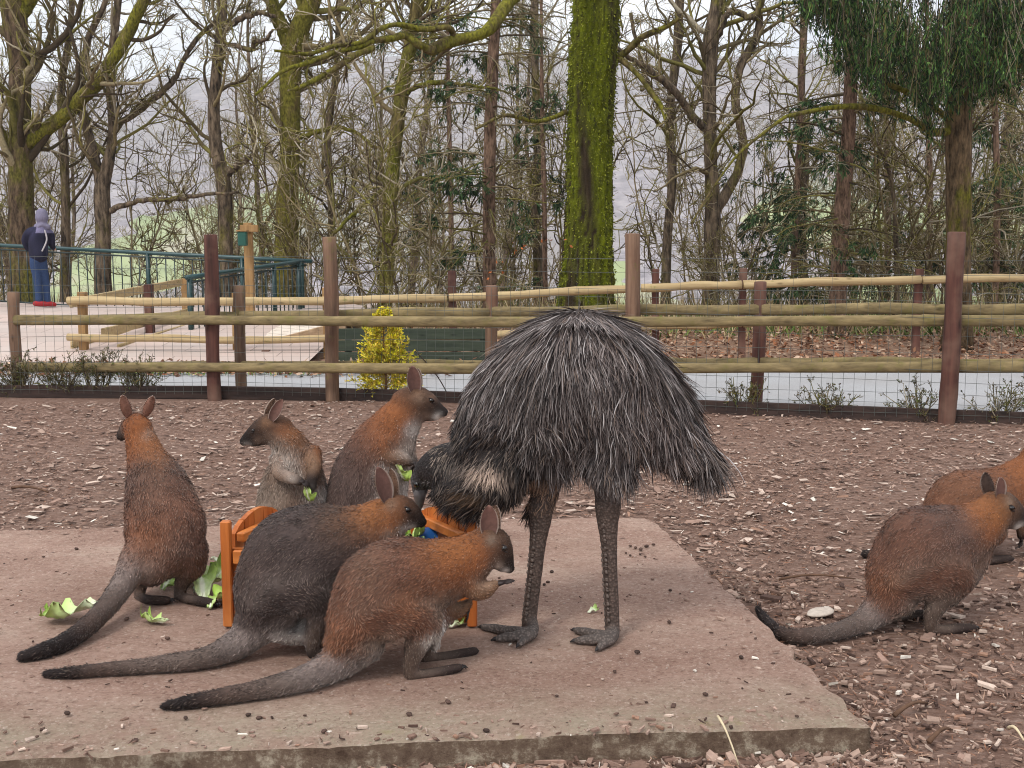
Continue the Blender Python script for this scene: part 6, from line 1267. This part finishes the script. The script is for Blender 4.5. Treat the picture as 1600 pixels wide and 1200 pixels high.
o = chips(3200, xy_lip, mz, .012, .055, 6, 'bark_drift', flat=.3); o['label'] = 'bark litter drifted against the slab front edge'

# fine fibres and needles between the chips
r = np.random.default_rng(31); x, y = xy_mulch(r, 28000); K = len(x)
d = np.stack([r.normal(size=K), r.normal(size=K), r.normal(size=K) * .12], 1); p = np.stack([x, y, mulch_z(x, y) + r.uniform(.004, .016, K)], 1)
fc = np.array([S(120, 90, 76), S(150, 116, 98), S(96, 70, 58), S(170, 140, 120), S(138, 96, 74)])[r.integers(0, 5, K)] * r.uniform(.75, 1.1, (K, 1))
mb = MB(); blades(mb, p, d, r.uniform(.015, .05, K), r.uniform(.0025, .005, K), fc, r, nrm=np.stack([r.normal(size=K) * .3, r.normal(size=K) * .3, np.ones(K)], 1)); o = mb.build('mulch_fibres', M_chip); o['kind'] = 'stuff'; o['label'] = 'fine bark fibres strewn between the chips'
def xy_edge(r, N):
    u = r.uniform(0, 1, N); e = np.where(r.uniform(size=N) < .12, 0, r.integers(1, 3, N)); a = np.where((e == 0)[:, None], FRc, np.where((e == 1)[:, None], FLc + (FRc - FLc) * .3, BLc + (BRc - BLc) * .3)); b2 = np.where((e == 0)[:, None], BRc, np.where((e == 1)[:, None], FRc, BRc)); P = a * (1 - u)[:, None] + b2 * u[:, None]; c0 = (FRc + FLc + BRc + BLc) / 4; P = P + (c0 - P) * (np.abs(r.normal(size=N)) * .07)[:, None]; return P[:, 0], P[:, 1]
o = chips(800, xy_edge, lambda x, y: 0 * x + SLAB_Z - .004, .006, .032, 8, 'slab_edge_crumbs', flat=.12); o['label'] = 'bark crumbs strewn along the slab edges'

# ---- leaf litter and undergrowth beyond the path
r = np.random.default_rng(9)
def leaflitter(N, x0, x1, y0, y1, zf, seed, name, label, sz=(.05, .1)):
    r = np.random.default_rng(seed); x = r.uniform(x0, x1, N); y = r.uniform(y0, y1, N); p = np.stack([x, y, zf(x, y) + r.uniform(.005, .05, N)], 1); d = np.stack([r.normal(size=N), r.normal(size=N), r.normal(size=N) * .35], 1)
    c = np.array([S(150, 112, 88), S(120, 86, 66), S(172, 138, 112), S(96, 70, 56), S(186, 160, 138), S(140, 92, 64)])[r.integers(0, 6, N)] * r.uniform(.75, 1.1, (N, 1)); mb = MB(); blades(mb, p, d, r.uniform(*sz, N), r.uniform(sz[0] * .5, sz[1] * .6, N), c, r, nrm=np.stack([r.normal(size=N) * .5, r.normal(size=N) * .5, np.ones(N)], 1)); o = mb.build(name, M_leaf); o['kind'] = 'stuff'; o['label'] = label; return o
leaflitter(15000, -2.2, 11, 12.25, 21, lambda x, y: 0 * x, 1, 'leaf_litter', 'brown fallen leaves on the bank beyond the path')
leaflitter(1800, -6, -.6, 11.8, 12.9, lambda x, y: 0 * x + .01, 2, 'leaf_litter', 'fallen leaves along the far edge of the path')
def tufts(N, x0, x1, y0, y1, h, cols, seed, name, label, zf=None, w=.012, lean=.35):
    r = np.random.default_rng(seed); x = r.uniform(x0, x1, N); y = r.uniform(y0, y1, N); p = np.stack([x, y, (zf(x, y) if zf else terrain(x, y))], 1); d = np.stack([r.normal(size=N) * lean, r.normal(size=N) * lean, np.ones(N)], 1); c = np.array(cols)[r.integers(0, len(cols), N)] * r.uniform(.75, 1.15, (N, 1)); mb = MB(); blades(mb, p, d, r.uniform(h * .4, h, N), np.full(N, w), c, r); o = mb.build(name, M_leaf); o['kind'] = 'stuff'; o['label'] = label
tufts(9000, -12, 13, 15.6, 27, .8, [S(170, 150, 112), S(140, 122, 88), S(120, 116, 70), S(188, 170, 136), S(104, 88, 66)], 3, 'dry_undergrowth', 'dry stalks and brambles at the edge of the wood', zf=lambda x, y: np.where((x < -2.2) & (y < 20.8), -1.5, terrain(x, y)))
tufts(1500, 2, 10, 16.5, 21, .45, [S(70, 96, 40), S(96, 118, 56), S(120, 132, 70)], 5, 'bramble_patch', 'green brambles at the foot of the trees on the right', w=.03, lean=.8)
tufts(900, -4.4, -2.0, 11.9, 12.5, .12, [S(120, 150, 50), S(150, 170, 76), S(92, 124, 40)], 6, 'grass', 'grass tufts along the far edge of the path', zf=lambda x, y: 0 * x, w=.012)

# ---- shrubs along the enclosure fence
M_shr = M_twig
def shrub(px, py, Y, wpx, hpx, label, seed, leaves, cols, dark=.55, stems=16):
    r = np.random.default_rng(seed); b0 = at(px, py, Y); b0[2] = 0.0; mm = mpp(py, Y); H = hpx * mm; Wd = wpx * mm; t_ = thing('shrub', label, 'shrub', b0, 'shrubs along the fence')
    az = r.uniform(0, 6.283, stems); sp = r.uniform(.1, 1, stems); D = np.stack([np.cos(az) * sp * Wd / H, np.sin(az) * sp * .12 * Wd / H, np.ones(stems)], 1)
    P = walk(r, b0 + np.stack([np.cos(az) * .04, np.sin(az) * .04, np.full(stems, -.03)], 1), D, H * r.uniform(.8, 1.15, stems), 9, .12, (0, 0, .02)); R = np.full((stems, 1), .0065) * np.linspace(1, .4, 9)[None]; mb = MB(); tubes(mb, P, R, 5, twcol(r, stems, dark))
    P2, R2, L2 = kids(r, P, R, 7, (.2, 1), (25, 70), (.25, .5), np.full(stems, H), 6, .2, (0, 0, .06), .7, .5, .0028); tubes(mb, P2, R2, 3, twcol(r, len(P2), dark)); P3, R3, L3 = kids(r, P2, R2, 4, (.2, 1), (25, 60), (.3, .6), L2, 4, .2, (0, 0, .03), .8, .6, .002); tubes(mb, P3, R3, 3, twcol(r, len(P3), dark)); mb.build('stems', M_shr, t_)
    if leaves:
        src = np.concatenate([P2[:, 2:].reshape(-1, 3), P3[:, 1:].reshape(-1, 3)]); K = min(leaves, len(src)); p = src[r.choice(len(src), K, replace=False)]; mb = MB(); blades(mb, p, r.normal(size=(K, 3)) + [0, 0, .4], r.uniform(.014, .03, K), r.uniform(.009, .016, K), np.array(cols)[r.integers(0, len(cols), K)] * r.uniform(.7, 1.1, (K, 1)), r); mb.build('leaves', M_leaf, t_, kind='stuff')
LC = [S(74, 84, 44), S(96, 100, 58), S(60, 62, 36), S(110, 92, 62)]
for i, (px, py, w_, h_, lab) in enumerate(((35, 610, 55, 70, 'bare dark shrub at the far left of the fence'), (95, 610, 50, 62, 'bare dark shrub left of the middle of the left-hand row'), (150, 610, 50, 70, 'bare dark shrub right of the middle of the left-hand row'), (212, 610, 45, 66, 'bare dark shrub nearest the tall dark post on the left'))):
    shrub(px, py, fa_line(px)[1] + .05, w_, h_, lab, 300 + i, 330, LC, stems=20)
for i, (px, w_, h_, lab) in enumerate(((1165, 42, 56, 'sparse twiggy shrub beside the short post right of the emu'), (1292, 60, 60, 'sparse twiggy shrub midway between the two right-hand posts'), (1435, 60, 62, 'sparse twiggy shrub left of the tall right-hand post'), (1565, 55, 64, 'sparse twiggy shrub right of the tall right-hand post'))):
    shrub(px, 645, fa_line(px)[1] + .05, w_, h_, lab, 320 + i, 260, LC, dark=.7, stems=12)
# yellow conifer
r = np.random.default_rng(400); Y = fa_line(600)[1] + .05; b0 = at(602, 612, Y); b0[2] = 0; H = at(602, 478, Y)[2]
yc = thing('yellow_conifer', 'small yellow-green conifer growing behind the wire mesh in the middle', 'conifer', b0)
mb = MB(); P = np.stack([b0 + [.01 * math.sin(z * 9), 0, z] for z in np.linspace(-.03, H, 14)]); tube(mb, P, np.linspace(.014, .003, 14), 7, col=S(96, 72, 48)); mb.build('stem', M_twig, yc)
nb = 170; z = H * (.06 + .9 * r.uniform(size=nb)); az = r.uniform(0, 6.283, nb); prof = np.interp(z / H, [0, .12, .25, .42, .6, .8, .92, 1], [.1, .30, .30, .20, .17, .11, .05, .02]) * r.uniform(.55, 1.2, nb)
P1 = walk(r, b0 + np.stack([0 * z, 0 * z, z], 1), np.stack([np.cos(az), np.sin(az) * .2 - .05, r.uniform(.1, .6, nb)], 1), prof, 6, .12, (0, 0, .05)); R1 = np.full((nb, 1), .004) * np.linspace(1, .5, 6)[None]; mb = MB(); tubes(mb, P1, R1, 3, np.tile(S(168, 140, 60), (nb, 1)))
P2, R2, L2 = kids(r, P1, R1, 6, (.2, 1), (25, 60), (.35, .6), prof, 5, .15, (0, 0, .06), .7, .6, .002); tubes(mb, P2, R2, 3, np.tile(S(176, 156, 60), (len(P2), 1))); mb.build('branches', M_twig, yc)
YG = np.array([S(232, 222, 50), S(242, 232, 90), S(210, 204, 48), S(244, 224, 104), S(176, 176, 48), S(232, 196, 72)]); mb = MB(); spray(mb, r, P2, 11, .03, .013, pal=YG, droop=-.1); spray(mb, r, P1, 12, .026, .009, pal=YG, droop=-.1); mb.build('foliage', M_leaf, yc, kind='stuff')
mb = MB(); A = at(648, 548, fa_line(650)[1] + .05); B = fa_line(698) + [0, .05, .08]; s = np.linspace(0, 1, 9)[:, None]; P = A + (B - A) * s; P[:, 0] += .03 * np.sin(s[:, 0] * 3.1); tube(mb, P, np.full(9, .005), 6, col=S(60, 50, 44)); tag(mb.build('bent_stick', M_twig, origin=B), 'thin dark stick leaning on the wire right of the yellow conifer', 'stick')

# ---- person at the railing, seen from behind
gp = np.array([at(64, 480, 19.0)[0], 19.0, float(terr_z(0, np.array(19.0)))])
pe = thing('person', 'person in navy jacket, lilac hood, jeans and red shoes leaning on the railing', 'person', gp)
M_cloth = mat_vcol('cloth_mat', .9, 60, .22, .006, spec=.15)
def cloth(name, lofts, col, voxel=.014, it=3, mat=None):
    q = Beast((.5, .87), lambda px: 19.0, gp[2], 30)
    for rows in lofts: q.loft([tuple(r_[:4]) + ('grey', 0, r_[4] if len(r_) > 4 else 0) for r_ in rows])
    V, N, T = remesh(q.mb, voxel, it); c = col(V) if callable(col) else np.asarray(col); MB().add(V, None, T, c).build(name, mat or M_cloth, pe)
cloth('body', [[(60, 476, 3.5, 3.5), (58, 440, 4.5, 4.5), (57, 408, 6, 6), (60, 385, 8, 9), (60, 366, 6, 7), (64, 350, 4.5, 4.5), (65, 340, 7, 7), (65, 335, 6.5, 6.5)], [(72, 474, 3.5, 3.5, .1), (70, 440, 4.5, 4.5, .1), (66, 408, 6, 6, .05)], [(86, 389, 2.4, 2.2, .32), (81, 385, 2.4, 2.4, .25), (76, 372, 3, 3, .12), (70, 366, 3, 3, .05)], [(46, 388, 2.2, 2.2, .2), (42, 375, 3, 3, .1), (52, 367, 3, 3)]], S(196, 150, 128), .011)
cloth('jeans', [[(61, 470, 5.5, 5.2), (59, 440, 6.2, 6), (56, 415, 9, 9), (58, 402, 10, 13)], [(74, 470, 5.5, 5.2, .1), (71, 440, 6.2, 6, .1), (66, 415, 8, 8, .05), (61, 398, 10, 12)]], S(50, 66, 98))
cloth('jacket', [[(60, 398, 12.5, 16.5), (60, 388, 12.5, 17), (60, 374, 12, 17), (62, 364, 11, 16), (63, 357, 8, 11)], [(83, 387, 4, 4, .25), (80, 379, 6, 6, .15), (77, 366, 7.5, 7.5, .06), (66, 361, 8, 8)], [(44, 388, 5, 5, .12), (40, 376, 6.5, 6.5, .06), (47, 364, 8, 8), (58, 361, 8, 8)]], lambda V: np.where((V[:, 2:3] > at(60, 364, 19)[2]) & (V[:, 0:1] > at(60, 366, 19)[0]), S(104, 100, 126), S(38, 38, 56)) * (1 + .35 * hashn(V, 22, 3)[:, None]))  # noise paints the shade of folds into the jacket colour
cloth('hood', [[(66, 347, 7.5, 8), (65.5, 341, 10, 10), (65, 334, 9, 9)], [(58, 354, 5, 6), (66, 353, 6, 10), (74, 355, 5, 6)]], S(116, 112, 132))
for sx, dy in ((0, 0), (12, .1)):
    cloth('shoe', [[(56 + sx, 474.5, 4.5, 5, dy - .03), (63 + sx, 474.5, 5, 5.5, dy), (72 + sx, 476, 3.8, 5, dy + .06)]], S(156, 50, 54), .01)
cloth('bag_strap', [[(70, 360, 1.3, 1.3, -.16), (73, 375, 1.3, 1.3, -.15), (66, 392, 1.3, 1.3, -.16)]], S(170, 166, 170), .008, 1)
